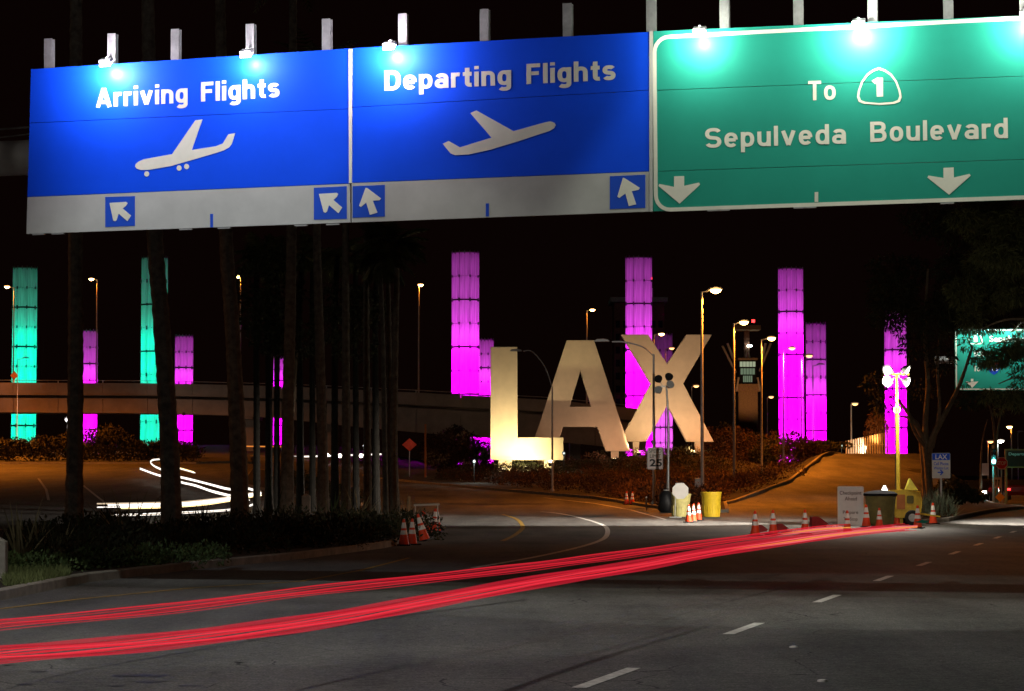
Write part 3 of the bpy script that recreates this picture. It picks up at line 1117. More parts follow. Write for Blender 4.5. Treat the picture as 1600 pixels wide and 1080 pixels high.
def pylon(label, px, Y, wpx, top, col, colt, pw, ndim, detail=True, gap=None):
    x = X(px, Y)
    r = wpx / 2 / F * Y
    g = H(x, Y)
    zt = ZH(top, Y)
    o = thing("light_pylon", label, "light pylon", (x, Y, g), group="glowing glass pylons of the airport entrance")
    hgt = zt - g
    th = r * 1.7
    n = max(2, round(hgt / th))
    th = hgt / n
    NP = 8
    seg = 3
    ga = 0.02
    vs, fs = [], []
    for i in range(seg + 1):
        a = (ga + (2 * PI / NP - 2 * ga) * i / seg)
        vs += [(r * math.cos(a), r * math.sin(a), 0.03), (r * math.cos(a), r * math.sin(a), th - 0.03)]
    for i in range(seg):
        fs.append((2 * i, 2 * i + 2, 2 * i + 3, 2 * i + 1))
    pan = None
    cmb = MB()
    for k in range(n):
        if detail:
            for j in range(NP):
                if pan is None:
                    pan = MB().add(vs, fs).build("glass_panel", M_PYL, o, smooth=True)
                    p = pan
                else:
                    p = pan.copy()
                    C.objects.link(p)
                p.location = (0, 0, k * th)
                p.rotation_euler = (0, 0, j * 2 * PI / NP + 0.35)
        else:
            p = MB().lathe([(r, 0.05), (r, th - 0.05)], 20, cap=False).build("glass_tier", M_PYL, o, loc=(0, 0, k * th), smooth=True)
        if (n - k) % 2 == 0 and k > 0:
            MB().lathe([(r * 0.985, -0.09), (r * 1.03, -0.09), (r * 1.03, 0.09), (r * 0.985, 0.09)], 24, cap=False).build("ring_joint", M_BLACK, o, loc=(0, 0, k * th))
        # small clamps at the joints
        if detail and k > 0:
            for j in range(NP):
                a = j * 2 * PI / NP + 0.35
                cmb.box((r * 1.03 * math.cos(a), r * 1.03 * math.sin(a), k * th), (0.16, 0.16, 0.5 if k % 2 else 0.34), rz=a)
        top_i = n - 1 - k
        if top_i >= ndim:
            pwr, cc = pw, col
        else:
            fr = (top_i + 1) / (ndim + 1)
            pwr, cc = pw * (0.03 + 0.12 * fr * fr) * (1.9 if col[1] > .5 else 1), colt
        light('POINT', o, (0, 0, (k + 0.5) * th), pwr * r * r, cc, r * 0.35)
    if detail:
        stuff(cmb.build("clamp", mat("clamp_grey", (0.12, 0.11, 0.12), 0.6), o))
    # crown: the posts poke above the glass
    mb = MB()
    for j in range(NP * 2):
        a = j * PI / NP + 0.35
        mb.box((r * math.cos(a), r * math.sin(a), 0), (0.05, 0.12, 0.5), rz=a)
    mb.lathe([(r * 0.97, -0.06), (r * 1.01, -0.06), (r * 1.01, 0.06), (r * 0.97, 0.06)], 24, cap=False)
    stuff(mb.build("crown", mat("crown_grey", (0.2, 0.2, 0.2), 0.5, 0.3), o, loc=(0, 0, hgt + 0.05)))
    # foundation
    MB().lathe([(r * 1.1, -1.0), (r * 1.1, 0.0)], 20).build("footing", M_CONC, o)
    return o


KM, KT = 330, 72
pylon("tall teal glowing pylon at the far left edge behind the bridge", 37, 320, 38, 420, TEAL, TEALT, KT, 3)
pylon("tall teal glowing pylon behind the leaning palm trunk", 240, 320, 41, 404, TEAL, TEALT, KT, 3)
pylon("short magenta glowing pylon beside the leftmost palm trunk", 137, 345, 29, 518, MAG, MAGT, KM, 3)
pylon("short magenta glowing pylon right of the teal pylon behind the leaning palm", 287, 350, 28, 526, MAG, MAGT, KM, 3)
pylon("small magenta glowing pylon mostly hidden by the dark palms", 437, 375, 20, 560, MAG, MAGT, KM, 2, False)
pylon("tall magenta glowing pylon standing left of the letter L", 727, 320, 43, 396, MAG, MAGT, KM, 4)
pylon("shorter magenta pylon half hidden between the tall pylon and the letter L", 758, 345, 27, 532, MAG, MAGT, KM, 3)
pylon("tall magenta glowing pylon rising behind the letter X", 998.5, 325, 41.5, 404, MAG, MAGT, KM, 4)
pylon("dim short magenta pylon seen in the upper notch of the X", 1037, 370, 28, 524, MAGT, MAGT, KM * 0.2, 3)
pylon("tall magenta glowing pylon right of the control tower", 1236.5, 328, 39, 421, MAG, MAGT, KM, 3)
pylon("shorter magenta pylon just right of the tall one beyond the control tower", 1275.5, 345, 31, 507, MAG, MAGT, KM, 4)
pylon("magenta glowing pylon behind the floodlight mast and the dark foliage", 1400, 335, 34, 487, MAG, MAGT, KM, 3)

# ================================================================== bridge
YB = 272
br = thing("road_bridge", "long concrete overpass crossing behind the palms and the letters, lit orange at the left", "bridge", (0, YB, 0))
bt = [(-260, 596), (0, 598), (250, 599), (450, 604), (620, 612), (860, 625), (1010, 640)]


def bz(px):
    return ZH(interp(bt, px), YB)


def slab(name, top_off, hgt, y0, y1, material, xs, parent=br, gap=0.0):
    for a, b in zip(xs, xs[1:]):
        xa, xb = X(a, YB) + gap, X(b, YB) - gap
        za, zb = bz(a) - top_off, bz(b) - top_off
        deep = hgt is None
        if deep:
            hgt_a, hgt_b = [interp([(0, 1.6), (400, 1.7), (560, 2.5), (720, 2.9)], q) for q in (a, b)]
        else:
            hgt_a = hgt_b = hgt
        vs = [(xa, y0, za - hgt_a), (xb, y0, zb - hgt_b), (xb, y1, zb - hgt_b), (xa, y1, za - hgt_a), (xa, y0, za), (xb, y0, zb), (xb, y1, zb), (xa, y1, za)]
        MB().add(vs, [(0, 3, 2, 1), (4, 5, 6, 7), (0, 1, 5, 4), (1, 2, 6, 5), (2, 3, 7, 6), (3, 0, 4, 7)]).build(name, material, parent)


XS = list(range(-260, 1011, 70)) + [1010]
slab("parapet", 0, 1.25, 0, 0.3, M_BRIDGE, XS, gap=0.02)
slab("parapet", 0, 1.25, 11.7, 12.0, M_BRIDGE, XS, gap=0.02)
slab("deck", 1.26, 0.45, 2.4, 9.6, M_BRIDGE, XS)
slab("girder", 1.72, None, 0.25, 1.4, M_BRIDGE, XS, gap=0.03)
slab("parapet_ledge", 1.26, 0.12, 0.0, 2.39, M_BRIDGE, XS)
slab("girder", 1.72, 1.55, 5.0, 6.0, M_BRIDGE, XS, gap=0.01)
slab("girder", 1.72, 1.55, 9.6, 10.6, M_BRIDGE, XS, gap=0.01)
for k, (a, b) in enumerate(zip(XS, XS[1:])):
    MB().tube([(X(a, YB), 0.15, bz(a) + 0.28), (X(b, YB), 0.15, bz(b) + 0.28)], 0.04, 6).build("hand_rail", M_STEEL, br)
    MB().box((X(a, YB), 0.15, bz(a) + 0.14), (0.08, 0.08, 0.3)).build("rail_post", M_STEEL, br)
for px in (-200, 383, 513, 700, 900):
    x = X(px, YB)
    g = H(x, YB)
    zt = bz(px) - 3.3
    MB().box((x, 5.5, (zt + g) / 2 - 0.3), (1.3, 2.4, zt - g + 0.6)).build("pier", M_BRIDGE, br, bevel=0.1)
    MB().box((x, 5.8, zt + 0.0), (1.6, 10.4, 0.9)).build("pier_cap", M_BRIDGE, br)

# ================================================================== street lamps
SOD = (1.0, 0.25, 0.015)


def street_lamp(px, Y, top, lpx, label, power=0, base_z=None, r=0.1, lens='on', lpy=None, col=SOD, curved=False, seeds=0):
    x = X(px, Y)
    g = H(x, Y) if base_z is None else base_z
    zt = ZH(top, Y) - g
    dx = X(lpx, Y) - x
    lz = (ZH(lpy, Y) - g) if lpy else zt + 0.08
    o = thing("street_lamp", label, "street lamp", (x, Y, g), group="street lamps along the roads")
    MB().lathe([(r * 1.9, 0), (r * 1.9, 0.25), (r * 1.3, 0.3)], 12).build("pole_base", M_POLE, o)
    MB().tube([(0, 0, 0.2), (0, 0, zt)], [r, r * 0.6], 10).build("pole", M_POLE, o, smooth=True)
    if curved:
        MB().tube(spline([(0, 0, zt - 0.1), (dx * 0.2, 0, zt + 0.55 * (lz - zt)), (dx * 0.55, 0, lz - 0.02), (dx * 0.8, 0, lz)], 5), r * 0.45, 8).build("arm", M_POLE, o, smooth=True)
    else:
        MB().tube([(0, 0, zt - 0.08), (dx * 0.7, 0, lz)], r * 0.5, 8).build("arm", M_POLE, o, smooth=True)
    s = 1 if dx > 0 else -1
    hl = 0.75
    prof = [(-0.5, 0.05), (-0.42, 0.11), (-0.1, 0.16), (0.3, 0.14), (0.5, 0.05)]
    mb = MB()
    vs, fs = [], []
    for u, h_ in prof:
        for yy, zz in ((-0.16, 0), (-0.13, h_ * 0.8), (0, h_), (0.13, h_ * 0.8), (0.16, 0)):
            vs.append((dx + s * u * hl, yy, lz + zz))
    m = 5
    for i in range(len(prof) - 1):
        for j in range(m):
            fs.append((i * m + j, i * m + (j + 1) % m, (i + 1) * m + (j + 1) % m, (i + 1) * m + j))
    fs += [tuple(range(m)), tuple((len(prof) - 1) * m + j for j in range(m))]
    mb.add(vs, fs)
    hd = mb.build("lamp_head", M_POLE, o)
    if lens:
        E = {'on': E_SODIUM, 'dim': E_SODDIM, 'white': E_WHITE}[lens]
        MB().lathe([(0.08, -0.2), (0.24, -0.12), (0.30, -0.005)], 10, c=(dx, 0, lz)).build("lens", E, hd)
    if power:
        light('SPOT', o, (dx, 0, lz - 0.25), power, col, 0.12, 160, 0.5, aim=(0, 0, -1))
    return o


KS = 14500
street_lamp(1097, 125, 455, 1119, "tallest grey lamp post, lit orange, standing beside the right yellow bin", KS * 0.9, r=0.10)
street_lamp(1147, 160, 505, 1163, "lit lamp post left of the control tower, second behind the tallest one", KS, r=0.10)
street_lamp(1190, 180, 530, 1206, "lit lamp post just right of the control tower", KS, r=0.09)
street_lamp(1224, 205, 545, 1238, "lamp post silhouetted against the tall magenta pylon, first of three", KS * 0.7, lens='dim', r=0.09)
street_lamp(1252.5, 222, 557, 1265, "lamp post between the two magenta pylons right of the tower", KS * 0.7, lens='dim', r=0.09)
street_lamp(1270.5, 238, 571, 1283, "lamp post silhouetted against the shorter magenta pylon", 0, lens=None, r=0.09)
street_lamp(1022, 262, 523, 1034, "small lit lamp post peeking over the notch of the X, left one", 500, r=0.08)
street_lamp(1040, 275, 545, 1050, "small lit lamp post in the upper notch of the X, right one", 300, lens='dim', r=0.08)
street_lamp(1081, 260, 604, 1088, "tiny lamp post seen right of the waist of the X", 0, lens='dim', r=0.07)
street_lamp(1199, 290, 621, 1205, "short distant lamp post low beside the tall magenta pylon", 0, lens='dim', r=0.08)
street_lamp(1330, 235, 632, 1336, "short distant lamp post over the crest of the ramp", 0, lens='dim', r=0.09)
street_lamp(917, 278, 485, 926, "lit orange lamp post rising above the top of the A", 1500, base_z=bz(917) - 1.2 if False else ZH(628, 272) - 1.3, r=0.10)
street_lamp(654, 278, 446, 657, "lit orange lamp post on the bridge left of the tall magenta pylon", 2500, base_z=bz(654) - 1.26, r=0.10)
street_lamp(375, 278, 433, 371, "lit orange lamp post on the bridge behind the third palm", 2500, base_z=bz(375) - 1.26, r=0.10)
street_lamp(150, 278, 437, 141, "lit orange lamp post on the bridge right of the leftmost palm trunk", 2500, base_z=bz(150) - 1.26, r=0.10)
street_lamp(20, 278, 449, 9, "lit orange lamp post on the bridge at the left edge by the teal pylon", 2500, base_z=bz(20) - 1.26, r=0.10)
street_lamp(-70, 240, 470, -95, "lit lamp post beyond the left edge lighting the bridge", 120000, r=0.10)
street_lamp(-140, 185, 420, -120, "lit lamp post beyond the left edge lighting the loop road", 30000, r=0.10)
street_lamp(1021.5, 118, 553, 940, "rust coloured curved-arm lamp post carrying the speed limit sign", 0, r=0.085, lens=None, lpy=534, curved=True)
street_lamp(863, 150, 604, 806, "thin dark curved-arm lamp post in front of the foot of the L", 0, r=0.07, lens=None, lpy=549, curved=True)
street_lamp(27, 262, 561, 40, "thin dark lamp post in front of the far left teal pylon", 0, lens=None, r=0.06)
street_lamp(1580, 260, 668, 1577, "small orange lit lamp post far off on the right", 300, r=0.09)
street_lamp(1590, 290, 676, 1594, "small unlit grey lamp post at the right edge", 0, lens=None, r=0.07)
street_lamp(1558, 225, 690, 1563, "small white lit lamp above the stop sign at the far right", 300, lens='white', r=0.08, col=(.8, 1, .95))
street_lamp(1543, 240, 691, 1547, "small orange lamp between the white lamp and the slim tree", 200, lens='dim', r=0.08)
street_lamp(1810, 66, 60, 1730, "sodium lamp post beyond the right edge tinting the boulevard", 2000, r=0.1)
street_lamp(-560, 64, 40, -420, "sodium lamp post beyond the left edge behind the palm island", 350, r=0.1)
# near lamp beyond the left edge that lights the kerb
street_lamp(-900, 22, -900, -650, "near white lamp post beyond the left edge over the kerb", 2600, r=0.1, lens='white', col=(1, .95, .88))

# ================================================================== far towers
bt_ = thing("tower_block", "dark brown brick tower behind the tall magenta pylon and the X", "building", (X(999, 520), 520, H(50, 430)))
gz_ = bt_.location.z
zt = ZH(472, 520) - gz_
wd = 78 / F * 520
MB().box((0, 6, zt / 2), (wd, 12, zt)).build("wall", M_BRICK, bt_)
MB().box((0, 6, zt + 0.5), (wd + 1.6, 13.6, 1.0)).build("roof", M_CONC, bt_)
MB().box((2.5, 6, zt + 2.2), (1.6, 2, 2.4)).build("roof_mast", M_STEEL, bt_)
MB().box((2.9, 4.9, zt + 5.5), (0.4, 0.4, 0.5)).build("warning_light", E_RED, bt_)
mb = MB()
for fl in range(11):
    for c in range(7):
        mb.box((-wd / 2 + (c + 0.5) * wd / 7, -0.02, 6 + fl * (zt - 8) / 11), (0.9, 0.1, 1.5))
stuff(mb.build("window", M_GLASS, bt_))

ct = thing("control_tower", "airport control tower with lit green-white windows and slanting side struts", "control tower", (X(1169, 600), 600, H(50, 430)))
g0 = ct.location.z
S6 = 600 / F


def cz(py):
    return ZH(py, 600) - g0


MB().box((0, 3, cz(612) / 2), (30 * S6, 6, cz(612))).build("shaft", mat("tower_concrete", (0.30, 0.20, 0.12), 0.8), ct)
MB().box((0, 3, (cz(600) + cz(612)) / 2), (36 * S6, 6.8, cz(600) - cz(612))).build("balcony", MATS["tower_concrete"], ct)
MB().box((0, 3.3, (cz(560) + cz(600)) / 2), (27 * S6, 5, cz(560) - cz(600))).build("cab_wall", M_GLASS, ct)
for y0, y1, wpx, E in ((565, 573, 25, E_WIN), (575.5, 585, 23, E_WIN2), (587, 597, 15, E_WIN2)):
    nwin = 5
    for k in range(nwin):
        MB().box(((k - (nwin - 1) / 2) * wpx * S6 / nwin, 0.72, (cz(y0) + cz(y1)) / 2), (wpx * S6 / nwin - 0.12, 0.12, cz(y0) - cz(y1))).build("window", E, ct)
MB().box((0, 3, cz(561)), (30 * S6, 6.4, 0.5)).build("cab_roof", MATS["tower_concrete"], ct)
MB().box((0, 3, cz(512)), (40 * S6, 7.5, 1.1)).build("top_platform", MATS["tower_concrete"], ct)
MB().box((0, 3, (cz(514) + cz(561)) / 2), (8 * S6, 1.5, cz(514) - cz(561))).build("core", M_BRICK, ct)
for a, b in (((-39, 540), (-18, 582)), ((-31, 536), (-22, 560)), ((37, 536), (19, 580)), ((29, 536), (24, 560))):
    MB().tube([(a[0] * S6, 1.5, cz(a[1])), (b[0] * S6, 1.5, cz(b[1]))], 0.28, 8).build("strut", mat("strut_white", (0.5, 0.42, 0.36), 0.6), ct)
for s in (-1, 1):
    MB().tube([(s * 4 * S6, 0.5, cz(562)), (0, 0.5, cz(543))], 0.12, 6).build("mast_leg", M_STEEL, ct)
    MB().tube([(s * 15 * S6, -0.4, cz(590)), (s * 19 * S6, -0.6, cz(612))], 0.25, 6).build("strut", MATS["strut_white"], ct)
MB().box((4 * S6, 2, cz(540)), (7 * S6, 0.4, 0.35)).build("lamp_bar", E_COOL, ct)
MB().box((10 * S6, 2, cz(501)), (0.7, 0.7, 0.7)).build("warning_light", E_RED, ct)
light('SPOT', ct, (0, -14, cz(640)), 3000, (1, .45, .15), 0.5, 80, 0.7, aim=(0, 14, 7))

# ================================================================== foliage helpers
def leaves(name, blobs, n, size, material, parent=None, seed=1, aspect=0.45, droop=0.0, kind=None, up=0.0):
    """leaf-sized faces spread through ellipsoid clumps: blobs = (x,y,z,rx,ry,rz)"""
    rs = np.random.RandomState(seed)
    B = np.array(blobs, float)
    wts = (B[:, 3] * B[:, 4] * B[:, 5]) ** 0.67
    idx = rs.choice(len(B), n, p=wts / wts.sum())
    d = rs.normal(size=(n, 3))
    d /= np.linalg.norm(d, axis=1)[:, None]
    rad = rs.uniform(0.35, 1.0, n) ** 0.6
    c = B[idx, :3] + d * B[idx, 3:] * rad[:, None]
    a = rs.normal(size=(n, 3)) * 0.7 + d * 0.8
    a[:, 2] += up - droop
    a /= np.linalg.norm(a, axis=1)[:, None]
    b = np.cross(a, rs.normal(size=(n, 3)))
    b /= np.linalg.norm(b, axis=1)[:, None]
    L = size * rs.uniform(0.5, 1.3, n)
    a *= L[:, None]
    b *= (L * aspect * 0.5)[:, None]
    V_ = np.empty((n, 4, 3))
    V_[:, 0] = c
    V_[:, 1] = c + a * 0.5 + b
    V_[:, 2] = c + a
    V_[:, 3] = c + a * 0.5 - b
    me = bpy.data.meshes.new(name)
    me.vertices.add(n * 4)
    me.vertices.foreach_set("co", V_.reshape(-1))
    me.loops.add(n * 4)
    me.loops.foreach_set("vertex_index", np.arange(n * 4))
    me.polygons.add(n)
    me.polygons.foreach_set("loop_start", np.arange(0, n * 4, 4))
    me.polygons.foreach_set("loop_total", np.full(n, 4))
    me.update(calc_edges=True)
    me.materials.append(material)
    o = bpy.data.objects.new(name, me)
    C.objects.link(o)
    o.parent = parent
    if kind:
        o['kind'] = kind
    return o


def frond_mesh(mb, origin, az, el, length, wd, segs=7, droop=1.0, leaflets=11):
    """palm frond: arched midrib with narrow leaflets"""
    p = Vector(origin)
    d = Vector((math.cos(az) * math.cos(el), math.sin(az) * math.cos(el), math.sin(el)))
    pts = [p.copy()]
    st = length / segs
    for i in range(segs):
        d.z -= droop * 0.9 / segs
        d.normalize()
        p = p + d * st
        pts.append(p.copy())
    mb.tube(pts, [0.03 * (1 - i / (segs + 1)) for i in range(segs + 1)], 4, cap=False)
    side = Vector((-math.sin(az), math.cos(az), 0))
    for i in range(leaflets):
        t_ = 0.2 + 0.8 * i / leaflets
        k = min(segs - 1, int(t_ * segs))
        q = pts[k].lerp(pts[k + 1], t_ * segs - k)
        dd = (pts[k + 1] - pts[k]).normalized()
        ll = wd * math.sin(PI * min(1, t_ * 0.85 + 0.12))
        for s in (-1, 1):
            e = q + (side * s * 0.8 + dd * 0.6 + Vector((0, 0, -0.35))).normalized() * ll
            n_ = dd * 0.05
            mb.add([q - n_, q + n_, e], [(0, 1, 2)])


def palm(label, pts, r0, r1, crown=True, seed=0, loc=None, nfr=26, flen=1.9, bark=None):
    rn = random.Random(seed)
    base_ = Vector(pts[0])
    o = thing("palm_tree", label, "palm tree", base_, group="tall palms on the planted island")
    sp = spline([Vector(p) - base_ for p in pts], 10)
    dense = []
    for a, b in zip(sp, sp[1:]):
        m = max(1, int((b - a).length / 0.16))
        for i in range(m):
            dense.append(a.lerp(b, i / m))
    dense.append(sp[-1])
    n = len(dense)
    rs = []
    for i in range(n):
        t_ = i / (n - 1)
        rr = lerp(r0, r1, t_ ** 0.8) * (1 + 0.35 * math.exp(-t_ * 25))
        rs.append(rr * (1 + (0.05 if i % 2 else -0.03) + rn.uniform(-.025, .025)))
    MB().tube(dense, rs, 12).build("trunk", bark or M_TRUNK, o, smooth=False)
    if crown:
        mb = MB()
        top = dense[-1]
        for k in range(nfr):
            frond_mesh(mb, top, rn.uniform(0, 2 * PI), rn.uniform(-0.7, 1.2), flen * rn.uniform(.8, 1.2), 0.55, droop=rn.uniform(.9, 1.6))
        mb.build("crown", M_FROND, o)
    return o


def ptr(pxs, Y, htop=None):
    """points along a trunk given as (px,py) list at depth Y, first on the ground"""
    x, _ = X(pxs[0][0], Y), 0
    g = Vector((x, Y, H(x, Y) + 0.1))
    return [g] + [P(a, b, Y) for a, b in pxs[1:]]


palm("leftmost palm, straight thick trunk beside the short magenta pylon", ptr([(117, 0), (118, 600), (118, 366), (119, 0), (120, -120)], 62), 0.225, 0.15, seed=1)
palm("leaning palm trunk crossing in front of the second teal pylon", ptr([(270, 0), (265, 700), (252, 500), (242, 366), (232, 60), (230, -150)], 60), 0.25, 0.15, seed=2)
palm("third palm from the left, trunk leaning left, by the white light trails", ptr([(377, 0), (372, 700), (362, 500), (353, 366), (345, 50), (343, -130)], 66), 0.25, 0.13, seed=3)
palm("dark palm trunk between the third palm and the white concrete post", ptr([(449, 0), (450, 650), (455, 400), (458, 0), (458, -60)], 75), 0.21, 0.11, seed=4)
palm("dark palm trunk just right of the white concrete post", ptr([(506, 0), (504, 700), (497, 450), (495, 360), (494, 120)], 80), 0.19, 0.11, seed=5)
palm("dark palm trunk second right of the white concrete post", ptr([(541, 0), (541, 700), (540, 450), (540, 200)], 84), 0.17, 0.10, seed=6)
palm("dark palm trunk left of the three thin lit trunks", ptr([(575, 0), (574, 700), (572, 480), (574, 260)], 86), 0.15, 0.09, seed=7)
palm("thin palm trunk, left of the lit trio above the cones", ptr([(604, 0), (601, 700), (598, 520), (592, 380)], 84), 0.10, 0.07, seed=8, flen=1.3)
palm("thin palm trunk, middle of the lit trio above the cones", ptr([(611, 0), (609, 640), (607, 470), (603, 400)], 84.6), 0.12, 0.07, seed=9, flen=1.3)
palm("thin pale palm trunk, right of the lit trio above the cones", ptr([(619, 0), (615, 700), (618, 520), (620, 430), (618, 380)], 83.5), 0.165, 0.08, seed=10, flen=1.3)

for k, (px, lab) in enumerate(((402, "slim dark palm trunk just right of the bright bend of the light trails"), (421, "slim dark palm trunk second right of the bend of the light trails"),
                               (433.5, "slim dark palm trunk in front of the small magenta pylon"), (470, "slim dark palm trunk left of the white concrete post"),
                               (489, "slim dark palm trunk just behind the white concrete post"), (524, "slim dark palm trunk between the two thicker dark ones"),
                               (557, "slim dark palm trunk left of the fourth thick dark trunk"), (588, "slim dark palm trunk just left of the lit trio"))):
    palm(lab, ptr([(px, 0), (px - 1, 640), (px - 2 + k % 3, 480), (px + (k % 2) * 3, 400)], 101 + (k * 3) % 7), 0.15 + .03 * (k % 2), 0.11, seed=30 + k, nfr=16, flen=1.4, bark=mat('shaded_bark', (0.014, 0.012, 0.009), 0.95, var=0.5, scale=6, bump=0.9, bscale=14))  # bark colour darkened to imitate trunks standing in shade

# bushy dark tree behind the palms
o = thing("bushy_tree", "dark bushy tree behind the dark palms hiding the small magenta pylon", "tree", G(451, 100))
bx = o.location
MB().tube([(0, 0, -0.2), (0.1, 0, 4), (0.3, 0.3, 7)], [0.16, 0.12, 0.06], 10).build("trunk", M_BARK, o)
rn = random.Random(8)
bl = []
for k in range(16):
    px, py = rn.uniform(392, 585), rn.uniform(385, 560)
    if abs(px - 437) < 14 and py > 545:
        continue
    q = P(px, py, 100 + rn.uniform(-2, 2)) - bx
    bl.append((q.x, q.y, q.z, rn.uniform(.8, 1.3), 1.2, rn.uniform(.6, 1.1)))
leaves("crown", bl, 7000, 0.22, M_LEAFD, o, 5)

# ================================================================== plants of the palm island
def flax(label, px, Y, n, hgt, material, seed, spread=0.9, group="strappy plants on the palm island", wd=0.035):
    rn = random.Random(seed)
    o = thing("spiky_plant", label, "plant", G(px, Y, 0.14), group=group)
    mb = MB()
    for k in range(n):
        az = rn.uniform(0, 2 * PI)
        el = rn.uniform(0.35, 1.45)
        L_ = hgt * rn.uniform(.7, 1.2)
        d = Vector((math.cos(az) * math.cos(el), math.sin(az) * math.cos(el), math.sin(el)))
        side = Vector((-math.sin(az), math.cos(az), 0)) * wd
        p = Vector((rn.uniform(-.08, .08), rn.uniform(-.08, .08), 0))
        pts = []
        for i in range(5):
            pts.append(p.copy())
            d.z -= 0.16 * spread
            d.normalize()
            p = p + d * L_ / 4
        vs = []
        for i, q in enumerate(pts[:-1]):
            ww = (1 - i / 4.5)
            vs += [q - side * ww, q + side * ww]
        vs.append(pts[-1])
        mb.add(vs, [(0, 1, 3, 2), (2, 3, 5, 4), (4, 5, 7, 6), (6, 7, 8)])
    mb.build("leaf_rosette", material, o)
    return o


flax("large pale spiky plant behind the concrete bollard at the left edge", 36, 45, 46, 1.25, mat("flax_dry", (0.22, 0.19, 0.10), 0.7, var=0.5), 1)
flax("brown spiky plant just right of the large pale one", 92, 46, 36, 0.95, MATS["flax_dry"], 2)
flax("spiky plant at the foot of the leftmost palm", 128, 50, 30, 0.95, M_LEAF, 3)
flax("dark spiky plant between the first and second palms", 175, 56, 34, 1.2, M_LEAFD, 4)
flax("dark spiky plant left of the leaning palm's foot", 225, 55, 36, 1.15, M_LEAFD, 5)
flax("dark spiky plant between the leaning palm and the third palm", 318, 60, 34, 1.3, M_LEAFD, 6)
flax("dark spiky plant at the foot of the third palm", 350, 61, 26, 1.0, M_LEAF, 7)
flax("grassy tuft right of the third palm's foot", 398, 66, 36, 0.8, M_LEAF, 8)
flax("pale grassy clump at the foot of the lit trunk trio", 592, 80, 60, 1.1, MATS["flax_dry"], 9, wd=0.02)
flax("pale grassy clump right of the lit trunk trio behind the cones", 640, 78.5, 70, 1.15, MATS["flax_dry"], 10, wd=0.02)
flax("low grassy clump by the heap of leaning cones", 655, 80, 50, 0.8, M_SILVER, 11, wd=0.02)

rn = random.Random(21)
bl = []
for k in range(110):
    px = rn.uniform(60, 650)
    fy = interp([(0, 42), (140, 46), (300, 51), (480, 58), (620, 66), (660, 74)], px)
    Y = rn.uniform(fy, fy + (6 if px > 560 else 16))
    x = X(px, Y)
    bl.append((x, Y, 0.3, rn.uniform(.6, 1.3), rn.uniform(.5, 1.2), rn.uniform(.3, .75)))
stuff(leaves("ground_cover", bl, 42000, 0.13, M_LEAFD, None, 7, up=0.5))
bl = []
for k in range(40):
    px = rn.uniform(20, 330)
    Y = interp([(0, 42.5), (140, 45), (330, 49)], px) + rn.uniform(0, 3)
    x = X(px, Y)
    bl.append((x, Y, 0.22, rn.uniform(.3, .7), .5, rn.uniform(.12, .35)))
stuff(leaves("ground_cover", bl, 9000, 0.09, M_LEAF, None, 17, up=0.5))
for k, px in enumerate((60, 150, 200, 262, 290, 420, 440, 520, 560)):
    flax(["small spiky tuft by the left concrete bollard", "ragged spiky plant right of the leftmost palm", "upright spiky plant midway between first and second palms", "low spiky plant right of the leaning palm", "thin spiky plant between the leaning palm and the light trails",
          "spiky plant right of the third palm's foot", "spiky plant before the dark palm left of the concrete post", "spiky plant right of the white concrete post", "low spiky plant before the dark slim trunks"][k],
         px, 49 + k * 3.2, 26, 1.0 + .3 * (k % 3), M_LEAF if k % 2 else MATS["flax_dry"], 100 + k)
# lit grass tuft by the kerb
rs = np.random.RandomState(3)
mb = MB()
for k in range(2600):
    px = rs.uniform(8, 112)
    Y = rs.uniform(38.5, 45)
    x = X(px, Y)
    if x < -9.2 or x > -7.8 + (Y - 38) * 0.03:
        continue
    h_ = rs.uniform(.06, .2)
    a = rs.uniform(0, PI)
    dx, dy = math.cos(a) * 0.012, math.sin(a) * 0.012
    lx, ly = rs.uniform(-.09, .09), rs.uniform(-.06, .06)
    mb.add([(x - dx, Y - dy, 0.14), (x + dx, Y + dy, 0.14), (x + lx, Y + ly, 0.14 + h_)], [(0, 1, 2)])
stuff(mb.build("grass", M_GRASS))
o = thing("bollard", "square grey concrete bollard at the left edge beside the kerb", "bollard", G(1, 41.5, 0.12))
MB().box((0, 0, 0.31), (0.26, 0.26, 0.66)).build("post", M_CONC, o, bevel=0.02)
MB().add([(-.13, -.13, .64), (.13, -.13, .64), (.13, .13, .64), (-.13, .13, .64), (0, 0, .72)], [(0, 1, 4), (1, 2, 4), (2, 3, 4), (3, 0, 4)]).build("cap", M_CONC, o)
o = thing("bollard", "pale square concrete post standing among the dark palm trunks", "bollard", G(479, 78, 0.1))
MB().box((0, 0, 0.55), (0.27, 0.27, 1.15)).build("post", M_CONC, o, bevel=0.02)
MB().add([(-.13, -.13, 1.12), (.13, -.13, 1.12), (.13, .13, 1.12), (-.13, .13, 1.12), (0, 0, 1.2)], [(0, 1, 4), (1, 2, 4), (2, 3, 4), (3, 0, 4)]).build("cap", M_CONC, o)
o = thing("wooden_stake", "thin pale wooden stake standing in the grass behind the left cones", "stake", G(640, 77, 0.1))
MB().box((0, 0, 0.55), (0.06, 0.05, 1.15)).build("shaft", mat("raw_wood", (0.35, 0.24, 0.13), 0.8), o)

